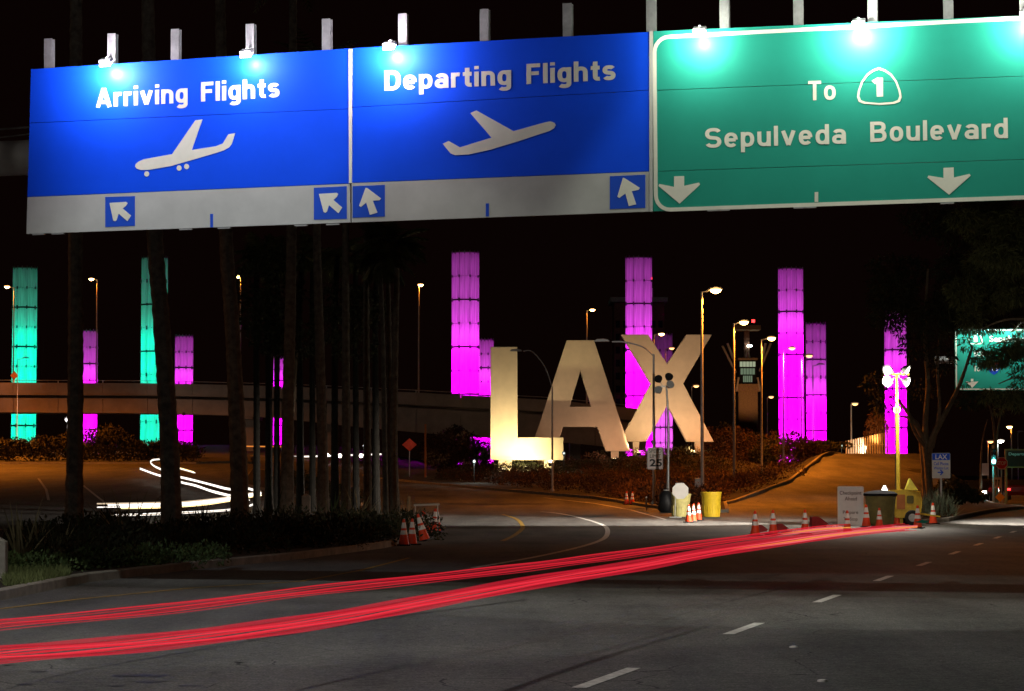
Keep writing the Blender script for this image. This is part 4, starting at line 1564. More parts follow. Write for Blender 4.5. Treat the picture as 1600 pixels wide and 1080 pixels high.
# ================================================================== shrubs round the letters and beyond
rn = random.Random(31)
bl = []
for k in range(230):                                       # low russet cover in front of the X, right side of the island
    Y = rn.uniform(118, 213)
    x0, x1 = interp([(110, 7.8), (136, 5), (165, -1), (192, -7)], Y) + 1.0, interp(RL, Y) - 1.2
    x = rn.uniform(x0, x1)
    bl.append((x, Y, H(x, Y) + 0.3, rn.uniform(.7, 1.6), rn.uniform(.7, 1.5), rn.uniform(.35, 1.0)))
stuff(leaves("shrubbery", bl, 95000, 0.16, M_LEAFR, None, 11, up=0.3))
bl = []
for k in range(90):
    px = rn.uniform(690, 1120)
    Y = rn.uniform(188, 222)
    x = X(px, Y)
    bl.append((x, Y, H(x, Y) + 0.2, rn.uniform(.8, 1.7), 1.0, rn.uniform(.4, .8)))
stuff(leaves("hedge", bl, 30000, 0.18, M_LEAFD, None, 12, up=0.3))


def bush(label, px, Y, w_, h_, material, n, seed, leaf=0.25, name="bush", cat="bush", group=None):
    rn = random.Random(seed)
    o = thing(name, label, cat, G(px, Y, 0.0), group=group)
    MB().tube([(0, 0, -0.2), (0.1, 0, h_ * 0.5)], [0.12, 0.05], 6).build("stem", M_BARK, o)
    b = []
    for k in range(9):
        b.append((rn.uniform(-.5, .5) * w_ * 0.7, rn.uniform(-.5, .5) * w_ * 0.5, rn.uniform(.25, .75) * h_, w_ * rn.uniform(.18, .3), w_ * .25, h_ * rn.uniform(.18, .3)))
    leaves("foliage", b, n, leaf, material, o, seed)
    return o


HB = "dark bushes on the hill right of the X"
bush("rounded dark bush right behind the X", 1128, 226, 5, 3.8, M_LEAFR, 3500, 1, group=HB)
bush("tall dark bush between the X and the control tower", 1155, 232, 5.5, 5.2, M_LEAFD, 3500, 2, group=HB)
bush("dark bush below the control tower", 1185, 228, 5.5, 4.5, M_LEAFR, 3500, 3, group=HB)
bush("dark bush left of the tall magenta pylon's foot", 1212, 226, 5, 3.8, M_LEAFD, 3500, 4, group=HB)
bush("dark bush at the foot of the tall magenta pylon", 1240, 224, 5, 3.0, M_LEAFR, 3500, 5, group=HB)
bush("dark bush at the foot of the shorter magenta pylon", 1268, 222, 4.5, 2.0, M_LEAFD, 3000, 6, group=HB)
bush("low dark bush at the top of the ramp's left edge", 1295, 214, 3.6, 1.3, M_LEAFD, 2500, 7, group=HB)
bush("shrub left of the L with magenta light behind it", 708, 214, 6.5, 4.4, M_LEAFR, 9000, 8)
bush("second dark shrub left of the L", 745, 218, 5.5, 4.4, M_LEAFD, 8000, 9)
bush("russet bush beside the ramp below the lamp posts", 1254, 196, 3.6, 2.6, M_LEAFR, 2600, 10)
bl = []
for k in range(46):
    px = rn.uniform(-60, 300)
    Y = rn.uniform(207, 235)
    x = X(px, Y)
    bl.append((x, Y, H(x, Y) + 0.4, rn.uniform(1, 2), 1.2, rn.uniform(.6, 1.6)))
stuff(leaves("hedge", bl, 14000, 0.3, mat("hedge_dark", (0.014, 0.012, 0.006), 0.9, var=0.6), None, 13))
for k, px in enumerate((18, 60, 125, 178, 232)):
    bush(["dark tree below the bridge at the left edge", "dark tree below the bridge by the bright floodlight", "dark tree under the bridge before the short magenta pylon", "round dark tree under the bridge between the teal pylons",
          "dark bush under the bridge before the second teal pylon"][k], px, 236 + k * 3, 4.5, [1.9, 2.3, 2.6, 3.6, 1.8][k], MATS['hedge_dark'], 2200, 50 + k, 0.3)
bl = []
for k in range(26):
    q = rn.random()
    Y = rn.uniform(130, 186)
    x = lerp(interp([(121, -7.4), (145, -13.2), (160, -17), (196, -20)], Y), interp([(124, -7.2), (150, -9), (185, -14.6)], Y), rn.uniform(.3, .7))
    bl.append((x, Y, H(x, Y) + 0.25, 0.9, 1.4, .45))
stuff(leaves("hedge", bl, 6000, 0.2, M_LEAFD, None, 14))

# ================================================================== right-hand trees
def limb_tree(name, label, px, Y, limbs, blobs, n, leaf, material, seed, aspect=0.3, droop=0.8, bark=M_BARK):
    base_ = G(px, Y, 0)
    o = thing(name, label, "tree", base_)
    mb = MB()
    for pts, r0, r1 in limbs:
        q = spline([P(a, b, Y + c) - base_ if b else Vector((X(a, Y) - base_.x, c, -0.1)) for a, b, c in pts], 5)
        m = len(q)
        mb.tube(q, [lerp(r0, r1, i / (m - 1)) for i in range(m)], 8)
    mb.build("trunk", bark, o, smooth=True)
    b = []
    for (a, c, dy, rx, rz) in blobs:
        q = P(a, c, Y + dy) - base_
        b.append((q.x, q.y, q.z, rx, rx * .9, rz))
    leaves("crown", b, n, leaf, material, o, seed, aspect=aspect, droop=droop)
    return o


rn = random.Random(77)
YT = 118
limbs = [([(1452, None, 0), (1450, 740, 0), (1443, 690, 0), (1425, 655, 0), (1400, 620, 1)], .24, .05),
         ([(1446, None, 0), (1440, 700, .3), (1432, 660, .5), (1405, 650, 1)], .16, .04),
         ([(1450, 730, 0), (1455, 690, 0), (1475, 650, 0), (1500, 600, 1), (1520, 540, 1)], .2, .06),
         ([(1448, 715, 0), (1446, 660, 0), (1450, 600, 0), (1445, 520, 0), (1450, 420, 0)], .18, .06),
         ([(1456, 700, 0), (1468, 640, 0), (1465, 560, 0), (1480, 450, 1)], .12, .04),
         ([(1446, 700, 0), (1428, 672, -.5), (1418, 630, -.5), (1420, 560, 0)], .1, .03)]
blobs = []
for k in range(46):
    px = rn.uniform(1385, 1600)
    py = rn.uniform(325, 500)
    if px < 1425 and py < 400:
        continue
    blobs.append((px, py, rn.uniform(-2.5, 2.5), rn.uniform(.7, 1.5), rn.uniform(.5, 1.1)))
blobs += [(1395, 500, 0, .5, .35), (1390, 470, 0, .6, .4), (1412, 520, 0, .5, .35), (1380, 440, 0, .7, .5), (1430, 540, 0, .8, .6), (1470, 560, 0, .8, .8), (1365, 600, 2, .6, .6), (1385, 630, 2, .8, .7), (1440, 610, 1, .7, .5)]
limb_tree("spreading_tree", "dark spreading tree with forked trunk behind the white waiting lot sign", 1450, YT, limbs, blobs, 30000, 0.24, M_LEAFD, 61)
# nearer feathery tree whose twigs hang over the far green sign
limbs = [([(1640, None, 0), (1632, 700, 0), (1618, 560, 0), (1600, 420, 0)], .22, .1),
         ([(1618, 560, 0), (1590, 530, 0), (1550, 540, 0)], .08, .02),
         ([(1612, 500, 0), (1570, 500, 0), (1520, 520, 0)], .08, .02),
         ([(1624, 620, 0), (1595, 590, 0), (1560, 600, 0)], .07, .02)]
blobs = []
for k in range(38):
    blobs.append((rn.uniform(1500, 1680), rn.uniform(340, 505), rn.uniform(-2, 2), rn.uniform(.6, 1.1), rn.uniform(.4, .9)))
blobs += [(1575, 550, 0, .75, .28), (1590, 565, 0, .6, .3), (1560, 565, 0, .45, .18), (1595, 600, 0, .5, .3), (1580, 615, .0, .5, .22), (1552, 612, 0, .4, .16), (1540, 548, 0, .35, .12),
          (1512, 540, 0, .35, .15), (1530, 515, 0, .7, .15), (1590, 540, 0, .6, .4), (1598, 580, 0, .6, .3), (1525, 560, 0, .3, .1), (1570, 628, 0, .45, .25), (1595, 632, 0, .5, .3)]
for k in range(16):
    t_ = k / 15
    blobs.append((lerp(1535, 1605, t_) + rn.uniform(-5, 5), lerp(560, 548, t_) + rn.uniform(-14, 12), 0, rn.uniform(.35, .6), rn.uniform(.12, .3)))
blobs += [(1600, 520, 0, .5, .4), (1580, 535, 0, .5, .3), (1510, 600, 0, .25, .1), (1560, 640, 0, .3, .2), (1540, 622, 0, .4, .15), (1600, 625, 0, .5, .2), (1505, 530, 0, .35, .12), (1515, 516, 0, .5, .1)]
limb_tree("feathery_tree", "feathery drooping tree hanging in front of the far green sign", 1640, 108, limbs, blobs, 30000, 0.30, M_FROND, 62, aspect=0.16, droop=0.9)
limb_tree("slim_tree", "slim forked tree behind the green traffic signal", 1553, 150, [([(1556, None, 0), (1556, 720, 0), (1552, 660, 0), (1542, 620, 0)], .12, .05), ([(1556, 700, 0), (1562, 655, 0), (1572, 625, 0)], .08, .03), ([(1530, None, 0), (1534, 700, 0), (1543, 655, 0)], .08, .03)],
          [(1545, 610, 0, 1.4, .8), (1575, 620, 0, 1.2, .7), (1520, 625, 0, 1.1, .6)], 3500, 0.25, M_LEAFD, 63)
o = limb_tree("small_tree", "small orange-lit tree over the pale fence on the ramp crest", 1372, 226, [([(1374, None, 0), (1373, 690, 0), (1371, 665, 0)], .12, .05)], [(1370, 662, 0, 1.1, .9), (1364, 678, 0, .8, .5), (1378, 672, 0, .7, .8), (1368, 650, 0, .6, .5)], 1500, 0.28, M_LEAFR, 64)
light('SPOT', o, (0.5, -3, 0.6), 1500, (1, .42, .1), 0.1, 80, 0.5, aim=(-.3, 3, 3))

# silvery bush behind the trailer
o = thing("agave_bush", "silvery green spiky bush behind the yellow trailer", "bush", G(1462, 99, 0.1))
rn = random.Random(90)
mb = MB()
for k in range(520):
    cx, cy = rn.uniform(-.75, .75), rn.uniform(-.4, .4)
    az, el = rn.uniform(0, 2 * PI), rn.uniform(.5, 1.5)
    L_ = rn.uniform(.35, .75)
    hh = rn.uniform(0.0, 0.75) * (1 - abs(cx) * 0.5)
    d = Vector((math.cos(az) * math.cos(el), math.sin(az) * math.cos(el), math.sin(el)))
    sd = Vector((-math.sin(az), math.cos(az), 0)) * 0.022
    q = Vector((cx, cy, hh))
    mb.add([q - sd, q + sd, q + d * L_], [(0, 1, 2)])
mb.build("leaves", M_SILVER, o)
bush("low dark bush beside the approaching headlight", 1496, 122, 2.4, 1.6, M_LEAFD, 5000, 71, 0.16)

# ================================================================== traffic cones
def cone_proto():
    o = thing("traffic_cone", "orange traffic cone", "traffic cone")
    MB().box((0, 0, 0.02), (0.36, 0.36, 0.04)).build("base", M_BLACK, o, bevel=0.01)
    H_ = 0.71

    def r(z):
        return lerp(0.145, 0.03, z / H_)
    for nm, z0, z1, m, e in (("body", 0.04, 0.30, M_ORANGE, 0), ("reflective_band", 0.30, 0.41, M_REFL, .003), ("body", 0.41, 0.47, M_ORANGE, 0), ("reflective_band", 0.47, 0.62, M_REFL, .003), ("tip", 0.62, 0.71, M_ORANGE, 0)):
        MB().lathe([(r(z0) + e, z0), (r(z1) + e, z1)], 16).build(nm, m, o, smooth=True)
    return o


CG = "orange and white traffic cones"
cone0 = cone_proto()
cones = [(631, 853, "cone at the left end of the row by the palm island", 0, 1), (644, 852, "second cone from the left by the palm island", 0, 1),
         (979, 789, "left one of the two cones below the left part of the hill", 0, .95), (988, 789, "right one of the two cones below the left part of the hill", 0, .95),
         (1076, 817, "left of the three cones in front of the tilted pale bin", 0, 1), (1083.5, 815.5, "middle of the three cones between the yellow bins", 0, 1), (1091.5, 813.5, "right of the three cones between the yellow bins", 0, 1),
         (1180, 838, "leftmost cone behind the red light trails", 0, 1.1), (1208, 836, "second cone behind the red light trails, beside a fallen red barrier", 0, 1.1), (1258, 835, "third cone behind the red light trails, left of the dark fallen barrier", 0, 1.1),
         (1324, 834, "cone in front of the white checkpoint board", 0, 1.05), (1353.5, 824, "yellow-tipped cone between the checkpoint board and the olive bin", 0, 1.15),
         (1374, 825, "left cone of the pair in front of the olive bin", 0, 1.0), (1380.5, 822.5, "right cone of the pair in front of the olive bin", 0, 1.0), (1402, 821, "cone between the olive bin and the yellow trailer", 0, 1.0),
         (1434, 826, "cone at the right corner of the yellow trailer with a green rag", 0, 1.15), (1458, 819.5, "rightmost cone below the white waiting lot sign", 0, 1.15)]
for i, (px, py, lb, tl, sc) in enumerate(cones):
    c = cone0 if i == 0 else copy_tree(cone0)
    p = AT(px, py, 0, 170)
    c.location = (p.x, p.y, H(p.x, p.y) + 0.002)
    c.scale = (sc, sc, sc)
    c.rotation_euler = (0, 0, i * 0.7)
    c['label'] = "orange and white " + lb
    c['group'] = CG
for i, (px, py, tx, tz) in enumerate(((657, 843, 8, 15), (664, 846, -12, 60), (670, 838, 14, 200), (677, 833, 10, 120), (682, 830, 16, 330))):
    c = copy_tree(cone0)
    p = AT(px, py, 0)
    c.location = (p.x, p.y, 0.01)
    c.scale = (1.12,) * 3
    c.rotation_euler = (R(tx), R(tx * 0.8), R(tz))
    c['label'] = ["leaning cone at the left of the jumbled heap by the palm island", "backward tilted cone second in the jumbled heap by the palm island", "leaning cone in the middle of the jumbled heap by the palm island",
                  "tilted cone fourth in the jumbled heap by the palm island", "bright orange cone at the right end of the jumbled heap by the palm island"][i]
    c['group'] = CG
p = AT(668, 838, 0)
o = thing("fallen_barrier", "pale barrier rail lying over the heap of leaning cones", "barrier", (p.x, p.y + 0.5, 0))
MB().bar((-.45, 0, .95), (.35, 0, .98), .05, .06).build("rail", M_GREYSH, o)
for s in (-.4, .3):
    MB().bar((s, -.25, 0), (s, 0, .95), .03, .03).build("leg", M_GREYSH, o)
    MB().bar((s, .25, 0), (s, 0, .95), .03, .03).build("leg", M_GREYSH, o)

# fallen red barriers behind the trails
for i, (px, py, s, lb) in enumerate(((1192, 834, 1, "low dark red barrier lying between the first two cones behind the trails"), (1223, 832, 1, "low dark red barrier lying right of the second cone behind the trails"), (1280, 826, 1.5, "dark red wedge-shaped barrier lying left of the checkpoint board"))):
    p = AT(px, py, 0)
    o = thing("fallen_barrier", lb, "barrier", (p.x, p.y, 0), rz=0.15 * i)
    MB().plate([(-.22 * s, 0), (.34 * s, 0), (.18 * s, .12 * s), (-.05 * s, .27 * s), (-.2 * s, .27 * s)], -.12, .12).build("board", mat("maroon_plastic", (0.30, 0.02, 0.02), 0.6), o, bevel=0.015)
    MB().lathe([(.06, 0), (.07, .03), (.05, .08)], 10, c=(.36 * s, -.1, 0)).build("foot", M_REFL, o)
    MB().box((.2 * s, -.16, .09), (.16, .03, .07)).build("lamp_plate", M_REFL, o)
    MB().bar((-.15 * s, -.14, .02), (.3 * s, -.14, .1 * s), .03, .03).build("strut", M_STEEL, o)

# ================================================================== bins, boards and trailer
def bin_(name, label, px, py, w_, h_, bodym, seed, tilt=0, rim=True, lid=None, taper=.82):
    p = AT(px, py, 0)
    z = H(p.x, p.y)
    o = thing(name, label, "bin", (p.x, p.y, z + 0.002), 0)
    r = w_ / 2
    prof = [(r * taper, 0), (r * taper * 1.01, .03), (r * .9, h_ * .45), (r * .985, h_ * .86), (r, h_ * .88), (r, h_ * .94), (r * 1.04, h_ * .95), (r * 1.04, h_), (r * .97, h_), (r * .93, h_ * .9), (r * .85, .1)]
    MB().lathe(prof, 28, cap=False).build("barrel", bodym, o, smooth=True)
    MB().lathe([(r * .8, .04), (r * .1, .05)], 28).build("bottom", bodym, o)
    mb = MB()
    for k in range(12):
        a = k * PI / 6 + .1
        mb.bar((r * taper * 1.02 * math.cos(a), r * taper * 1.02 * math.sin(a), .05), (r * .93 * math.cos(a), r * .93 * math.sin(a), h_ * .45), .02, .02)
    mb.build("ribs", bodym, o)
    if lid:
        MB().lathe([(r * 1.1, h_ * .97), (r * 1.12, h_ * 1.04), (r * .9, h_ * 1.10), (r * .4, h_ * 1.14), (r * .05, h_ * 1.15)], 28).build("lid", lid, o, smooth=True)
    o.rotation_euler = (0, R(tilt), 0)
    return o


bin_("barrel_bin", "upright yellow plastic barrel bin beside the tallest lamp post", 1111.5, 808, .86, 1.06, M_YELLOW, 1)
bin_("barrel_bin", "pale yellow plastic barrel bin tilted behind the white octagon", 1062, 807.5, .84, 1.0, mat("pale_yellow_plastic", (0.62, 0.56, 0.22), 0.55, var=0.25, scale=3), 2, tilt=4)
bin_("barrel_bin", "large olive round bin with black domed lid left of the yellow trailer", 1376, 823, 1.12, 1.16, M_OLIVE, 3, lid=mat("matt_black_lid", (0.01, 0.01, 0.012), 0.9, var=0.2, spec=0.05), taper=.72)
# black bag on a stand left of pale bin
p = AT(1041, 801, 0)
o = thing("rubbish_bag", "black rubbish bag slumped left of the pale yellow bin", "bag", (p.x, p.y, H(p.x, p.y)))
rn = random.Random(5)
prof = [(0.25, 0), (.34, .15), (.36, .45), (.30, .75), (.2, .92), (.1, 1.0), (.13, 1.08)]
b = MB().lathe(prof, 18).build("sack", M_BLACK, o, smooth=True)
for v in b.data.vertices:
    v.co.x *= 1 + .18 * math.sin(v.co.z * 9 + v.co.y * 7)
    v.co.y *= 1 + .18 * math.sin(v.co.z * 11 + v.co.x * 8)
MB().lathe([(.12, .99), (.14, 1.01), (.12, 1.03)], 12).build("tie", M_REFL, o)


def octagon(r):
    return [(r * math.cos(PI / 8 + k * PI / 4), r * math.sin(PI / 8 + k * PI / 4)) for k in range(8)]


p = AT(1054, 809, 0)
o = thing("octagonal_sign", "back of a pale octagonal sign leaning before the tilted yellow bin", "sign", (p.x, p.y, H(p.x, p.y)))
q = MB().plate(octagon(.36), -.006, .006).build("plate", mat("pale_plate", (0.5, 0.48, 0.45), .5, var=.1), o)
q.location = (X(1057, 104) - p.x + 0.0, -.25, 1.12)
MB().bar((0.0, -.22, 0), (0.05, -.22, 1.45), .05, .03).build("post", M_STEEL, o)
MB().box((0.02, -.22, .02), (.5, .4, .04)).build("foot", M_STEEL, o)


def board_sign(name, label, cat, x0, x1, ytop, ybot, Y, material, gnd=None):
    a, b = P(x0, ytop, Y), P(x1, ybot, Y)
    g = H((a.x + b.x) / 2, Y)
    o = thing(name, label, cat, ((a.x + b.x) / 2, Y, g))
    w_, z0, z1 = (b.x - a.x), b.z - g, a.z - g
    MB().plate(rrect(-w_ / 2, z0, w_ / 2, z1, min(.05, w_ * .06), 3), 0, 0.02).build("sign_panel", material, o)

    def pt(px, py):
        q = P(px, py, Y)
        return (q.x - o.location.x, q.z - g)
    return o, pt, w_, z0, z1


M_WSIGN = mat("white_sign_face", (0.62, 0.57, 0.55), 0.6, var=0.08, scale=4)
M_DIMP = mat("dim_print", (0.10, 0.06, 0.05), 0.7, var=0)
o, pt, w_, z0, z1 = board_sign("warning_board", "upright white board reading Checkpoint Ahead Prepare To Stop", "sign board", 1308.5, 1350, 760, 822, 90, M_WSIGN)
for s, xa, xb, yb, ch in (("Checkpoint", 1312, 1346, 773, 5.5), ("Ahead", 1320, 1339, 782, 5.5), ("Prepare", 1317, 1341, 803, 5), ("To Stop", 1318, 1340, 813.5, 5)):
    lettering(s, pt(xa, yb), pt(xb, yb), ch * 90 / F, M_DIMP, o, bold=0.01)
for s in (-.35, .35):
    MB().bar((s, .035, 0), (s, .035, z1 - .1), .04, .025).build("leg", M_STEEL, o)
    MB().bar((s, .05, .9), (s, .5, 0), .04, .025).build("leg", M_STEEL, o)

o, pt, w_, z0, z1 = board_sign("information_sign", "white and blue LAX Cell Phone Waiting Lot sign with right arrow", "road sign", 1456, 1485, 708, 747.5, 103, M_WSIGN)
MB().plate(rrect(-w_ / 2 + .015, pt(0, 719)[1], w_ / 2 - .015, z1 - .015, .02, 2), -.004, -.001).build("header", M_BLUE2, o)
lettering("LAX", pt(1461.5, 717.5), pt(1480, 717.5), 7 * 103 / F, M_REFL, o, y=-.008, bold=.02)
lettering("Cell Phone", pt(1459, 727), pt(1482, 727), 4.6 * 103 / F, M_BLUE2, o, bold=.015)
lettering("Waiting Lot", pt(1459, 733.5), pt(1482, 733.5), 4.2 * 103 / F, M_BLUE2, o, bold=.015)
ar = [(1465, 737), (1470.5, 737), (1468, 733.8)]
MB().plate([pt(1465, 739.2), pt(1471, 739.2), pt(1468.5, 742), pt(1470, 743), pt(1474.5, 738.2), pt(1470, 733.7), pt(1468.5, 734.8), pt(1471, 737.4), pt(1465, 737.4)], -.004, -.001).build("arrow", M_BLUE2, o)
MB().bar((0, .05, 0), (0, .05, z1 - .05), .07, .07).build("post", M_STEEL, o)

o, pt, w_, z0, z1 = board_sign("speed_limit_sign", "white SPEED LIMIT 25 sign mounted on the rust coloured lamp post", "road sign", 1011, 1036, 699, 733.5, 117.6, M_WSIGN)
lettering("SPEED", pt(1014, 707.5), pt(1033.5, 707.5), 5.5 * 117.6 / F, M_BLACKP, o, bold=0)
lettering("LIMIT", pt(1015.5, 715.5), pt(1032.5, 715.5), 5.5 * 117.6 / F, M_BLACKP, o, bold=0)
lettering("25", pt(1015, 728.5), pt(1034.5, 728.5), 10.5 * 117.6 / F, M_BLACKP, o, bold=.03)
MB().plate([rrect(-w_ / 2 + .015, z0 + .015, w_ / 2 - .015, z1 - .015, .03, 2), rrect(-w_ / 2 + .03, z0 + .03, w_ / 2 - .03, z1 - .03, .025, 2)], -.003, -.001).build("border_line", M_BLACKP, o)
for zz in (z0 + .2, z1 - .2):
    MB().box((0.0, .12, zz), (.2, .2, .03)).build("bracket", M_STEEL, o)

# pole with four drooping floodlight heads beside the speed limit sign
p = G(1043, 116, 0)
o = thing("floodlight_mast", "thin grey mast topped by a cluster of unlit floodlights before the X", "floodlight mast", p)
zt = ZH(604, 116) - p.z
MB().tube([(0, 0, 0), (0.05, 0, zt * .7), (-0.05, 0, zt)], [.09, .055, .05], 10).build("pole", M_STEEL, o, smooth=True)
MB().box((-.1, 0, zt), (.55, .07, .07)).build("crossbar", M_STEEL, o)
for k, (dx, dz, rx) in enumerate(((-.42, .22, -35), (-.42, -.3, -35), (.05, .32, 20), (.1, -.05, 30))):
    h_ = MB().lathe([(.06, -.18), (.10, -.14), (.19, .06), (.2, .12)], 16).build("lamp_head", M_ALU if k % 2 else M_BLACK, o, loc=(dx, -.1, zt + dz + .1), smooth=True)
    h_.rotation_euler = (R(60), R(rx), 0)
    MB().lathe([(.17, .10), (.02, .105)], 16).build("lens", M_GLASS, h_)
    MB().bar((dx * .5, 0, zt), (dx, -.05, zt + dz + .1), .03, .03).build("bracket", M_STEEL, o)
# electric box on tall lamp post
p = G(1089.5, 124, 0)
o = thing("utility_box", "small grey utility box on a short post left of the tallest lamp", "utility box", p)
MB().box((0, 0, 1.05), (.3, .2, .6)).build("box", M_POLE, o, bevel=.02)
MB().box((.17, 0, .4), (.08, .08, .9)).build("post", M_POLE, o)
p = AT(1010, 799, 0)
o = thing("marker_post", "short grey marker post at the kerb left of the bins", "post", (p.x, p.y, H(p.x, p.y)))
MB().tube([(0, 0, 0), (0, 0, .62)], .035, 8).build("shaft", M_STEEL, o)
MB().lathe([(.04, .6), (.045, .66), (.02, .68)], 8).build("cap", M_REFL, o)

# ---- mobile light tower
YL = 91
lt = thing("light_tower", "yellow mobile light tower trailer with tall mast and four glaring lamps", "light tower", G(1418, YL))


def LX(px):
    return X(px, YL) - lt.location.x


def LZ(py):
    return ZH(py, YL) - lt.location.z


prof = [(LX(1399), LZ(808)), (LX(1436), LZ(808)), (LX(1439), LZ(790)), (LX(1439.5), LZ(780)), (LX(1436.5), LZ(769)), (LX(1415), LZ(766)), (LX(1390), LZ(767)), (LX(1391), LZ(790))]
MB().plate(prof, 0, 1.2).build("engine_cover", M_MACHINE, lt, bevel=.03)
MB().plate(rrect(LX(1415.5), LZ(787), LX(1426.5), LZ(774.5), .06, 4), -.006, -.001).build("vent_panel", M_OLIVE, lt)
MB().plate(rrect(LX(1400), LZ(796), LX(1413), LZ(773), .02, 2), -.006, -.001).build("side_door", M_RUST, lt)
MB().box((LX(1408), .6, LZ(814)), (.12, .9, LZ(803) - LZ(822))).build("stand_leg", M_MACHINE, lt)
MB().box((LX(1437), .6, LZ(814)), (.08, .08, LZ(803) - LZ(822))).build("stand_leg", M_BLACK, lt)
for s in (.05, 1.15):
    wh = MB().lathe([(.05, -.09), (.26, -.09), (.29, -.05), (.29, .05), (.26, .09), (.05, .09)], 20).build("wheel", M_RUBBER, lt, loc=(LX(1424), s, .29))
    wh.rotation_euler = (PI / 2, 0, 0)
    MB().lathe([(.04, -.1), (.15, -.1), (.15, .1), (.04, .1)], 14).build("rim", M_STEEL, wh)
MB().bar((LX(1436), .6, .45), (LX(1472), .6, .32), .06, .06).build("tow_bar", M_MACHINE, lt)
MB().add([(LX(1415), .1, LZ(766)), (LX(1434), .1, LZ(766)), (LX(1422), .1, LZ(748)), (LX(1415), .5, LZ(766)), (LX(1434), .5, LZ(766)), (LX(1422), .5, LZ(748))], [(0, 1, 2), (5, 4, 3), (0, 3, 4, 1), (1, 4, 5, 2), (2, 5, 3, 0)]).build("folded_panel", mat("bright_yellow_panel", (0.75, 0.68, 0.10), .5), lt)
MB().lathe([(.13, 0), (.1, .1), (.06, .16), (.05, .22)], 10, c=(LX(1383), .3, LZ(768))).build("work_light", emis("work_lamp", (1, .95, .9), 3), lt)
xm = LX(1406)
MB().tube([(xm, .6, LZ(800)), (xm, .6, LZ(690))], .085, 10).build("mast_section", M_MACHINE, lt, smooth=True)
MB().tube([(xm, .6, LZ(690)), (xm, .6, LZ(640))], .068, 10).build("mast_section", M_MACHINE, lt, smooth=True)
MB().tube([(xm, .6, LZ(640)), (xm - .02, .6, LZ(585))], .055, 10).build("mast_section", M_MACHINE, lt, smooth=True)
MB().tube([(xm - .09, .5, LZ(770)), (xm - .1, .5, LZ(645))], .018, 6).build("cable", M_BLACK, lt)
wl_ = MB().lathe([(.08, -.03), (.14, -.03), (.14, .03), (.08, .03), (.08, -.03)], 16, cap=False).build("pulley", M_MACHINE, lt, loc=(LX(1404.5), .48, LZ(640)))
wl_.rotation_euler = (PI / 2, 0, 0)
MB().box((xm, .6, LZ(584)), (.9, .08, .08)).build("crossbar", M_MACHINE, lt)
for k, (px, py) in enumerate(((1391.5, 577), (1392, 595), (1420, 577), (1420.5, 596))):
    sgn = -1 if px < 1405 else 1
    hd = MB().lathe([(.07, -.16), (.12, -.12), (.2, .04), (.21, .07)], 18).build("lamp_head", M_STEEL, lt, loc=(LX(px), .5, LZ(py)), smooth=True)
    d = Vector((-.5, -.8, -.25)) if sgn < 0 else Vector((.75, -.35, -.35))
    hd.rotation_euler = d.to_track_quat('Z', 'Y').to_euler()
    MB().lathe([(.185, .055), (.12, .075), (.02, .085)], 18).build("lens", E_WHITE, hd)
    MB().bar((xm, .6, LZ(586)), (LX(px) - sgn * .08, .58, LZ(py)), .04, .04).build("bracket", M_MACHINE, lt)
LTZ = LZ(590)
light('SPOT', lt, (LX(1388), .1, LTZ), 36000, (1, .90, .78), .12, 54, .7, aim=(-12, 4.5, -6.2))
light('SPOT', lt, (LX(1388), .1, LTZ), 11000, (1, .90, .78), .12, 70, .8, aim=(-6.5, 13, -3.8))
light('SPOT', lt, (LX(1425), .1, LTZ), 24000, (1, .90, .78), .12, 74, .6, aim=(9, 4.5, -5.6))
light('SPOT', lt, (LX(1388), -.2, LTZ), 3800, (1, .88, .75), .12, 95, .7, aim=(-3, -3.2, -4.6))
light('POINT', lt, (LX(1404), -.35, LTZ - .9), 600, (1, .92, .75), .12)  # fill added as lamp spill to brighten mast, trailer and board

# green rag at the right cone
p = AT(1434, 816, 0)
o = thing("green_rag", "small teal rag caught on the cone at the trailer's corner", "rag", (X(1434, 83), 82.4, 0.30))
MB().add([(-.25, -.02, 0), (0, -.05, .07), (.22, -.02, .02), (.16, .1, -.04), (-.1, .12, -.03)], [(0, 1, 4), (1, 3, 4), (1, 2, 3)]).build("cloth", mat("teal_cloth", (0.02, .35, .25), .8), o)

# ================================================================== far green sign
o = thing("road_sign", "far green overhead sign half hidden by foliage at the right edge", "road sign", (X(1493, 132), 132, ZH(610, 132)))
SF = 132 / F


def ft(px, py):
    q = P(px, py, 132)
    return (q.x - o.location.x, q.z - o.location.z)


w_, h_ = ft(1740, 610)[0], ft(1493, 514)[1]
MB().plate(rrect(0, 0, w_, h_, .02, 1), 0, .06).build("sign_panel", M_GREEN, o)
MB().plate([rrect(.03, .03, w_ - .03, h_ - .03, .22), rrect(.1, .1, w_ - .1, h_ - .1, .17)], -.005, -.001).build("border_line", M_WHITE, o)
sc_ = [ft(1524 + (x - 997) / 8.2, 529 + (y - 362) / 8.2) for x, y in sh]
sc2 = [ft(1524 + (x - 997) / 9.6, 529 + (y - 362) / 9.6) for x, y in sh]
MB().plate([sc_, sc2], -.005, -.001).build("route_shield", M_WHITE, o)
lettering("1", ft(1521.5, 534), ft(1527, 534), 9 * SF, M_WHITE, o, bold=.04)
lettering("Sepulveda", ft(1546, 534), ft(1606, 534), 9 * SF, M_WHITE, o)
lettering("SOUTH", ft(1522, 556.5), ft(1552, 556.5), 7 * SF, M_WHITE, o, bold=.03)
lettering("To", ft(1521, 580), ft(1531, 580), 8 * SF, M_WHITE, o)
shd = [(1543, 569), (1547, 566), (1553, 567.5), (1559, 566), (1563, 569), (1562.5, 576), (1559, 582), (1553, 586), (1547, 582), (1543.5, 576)]
MB().plate([ft(*q) for q in shd], -.005, -.001).build("route_shield", M_BLUE2, o)
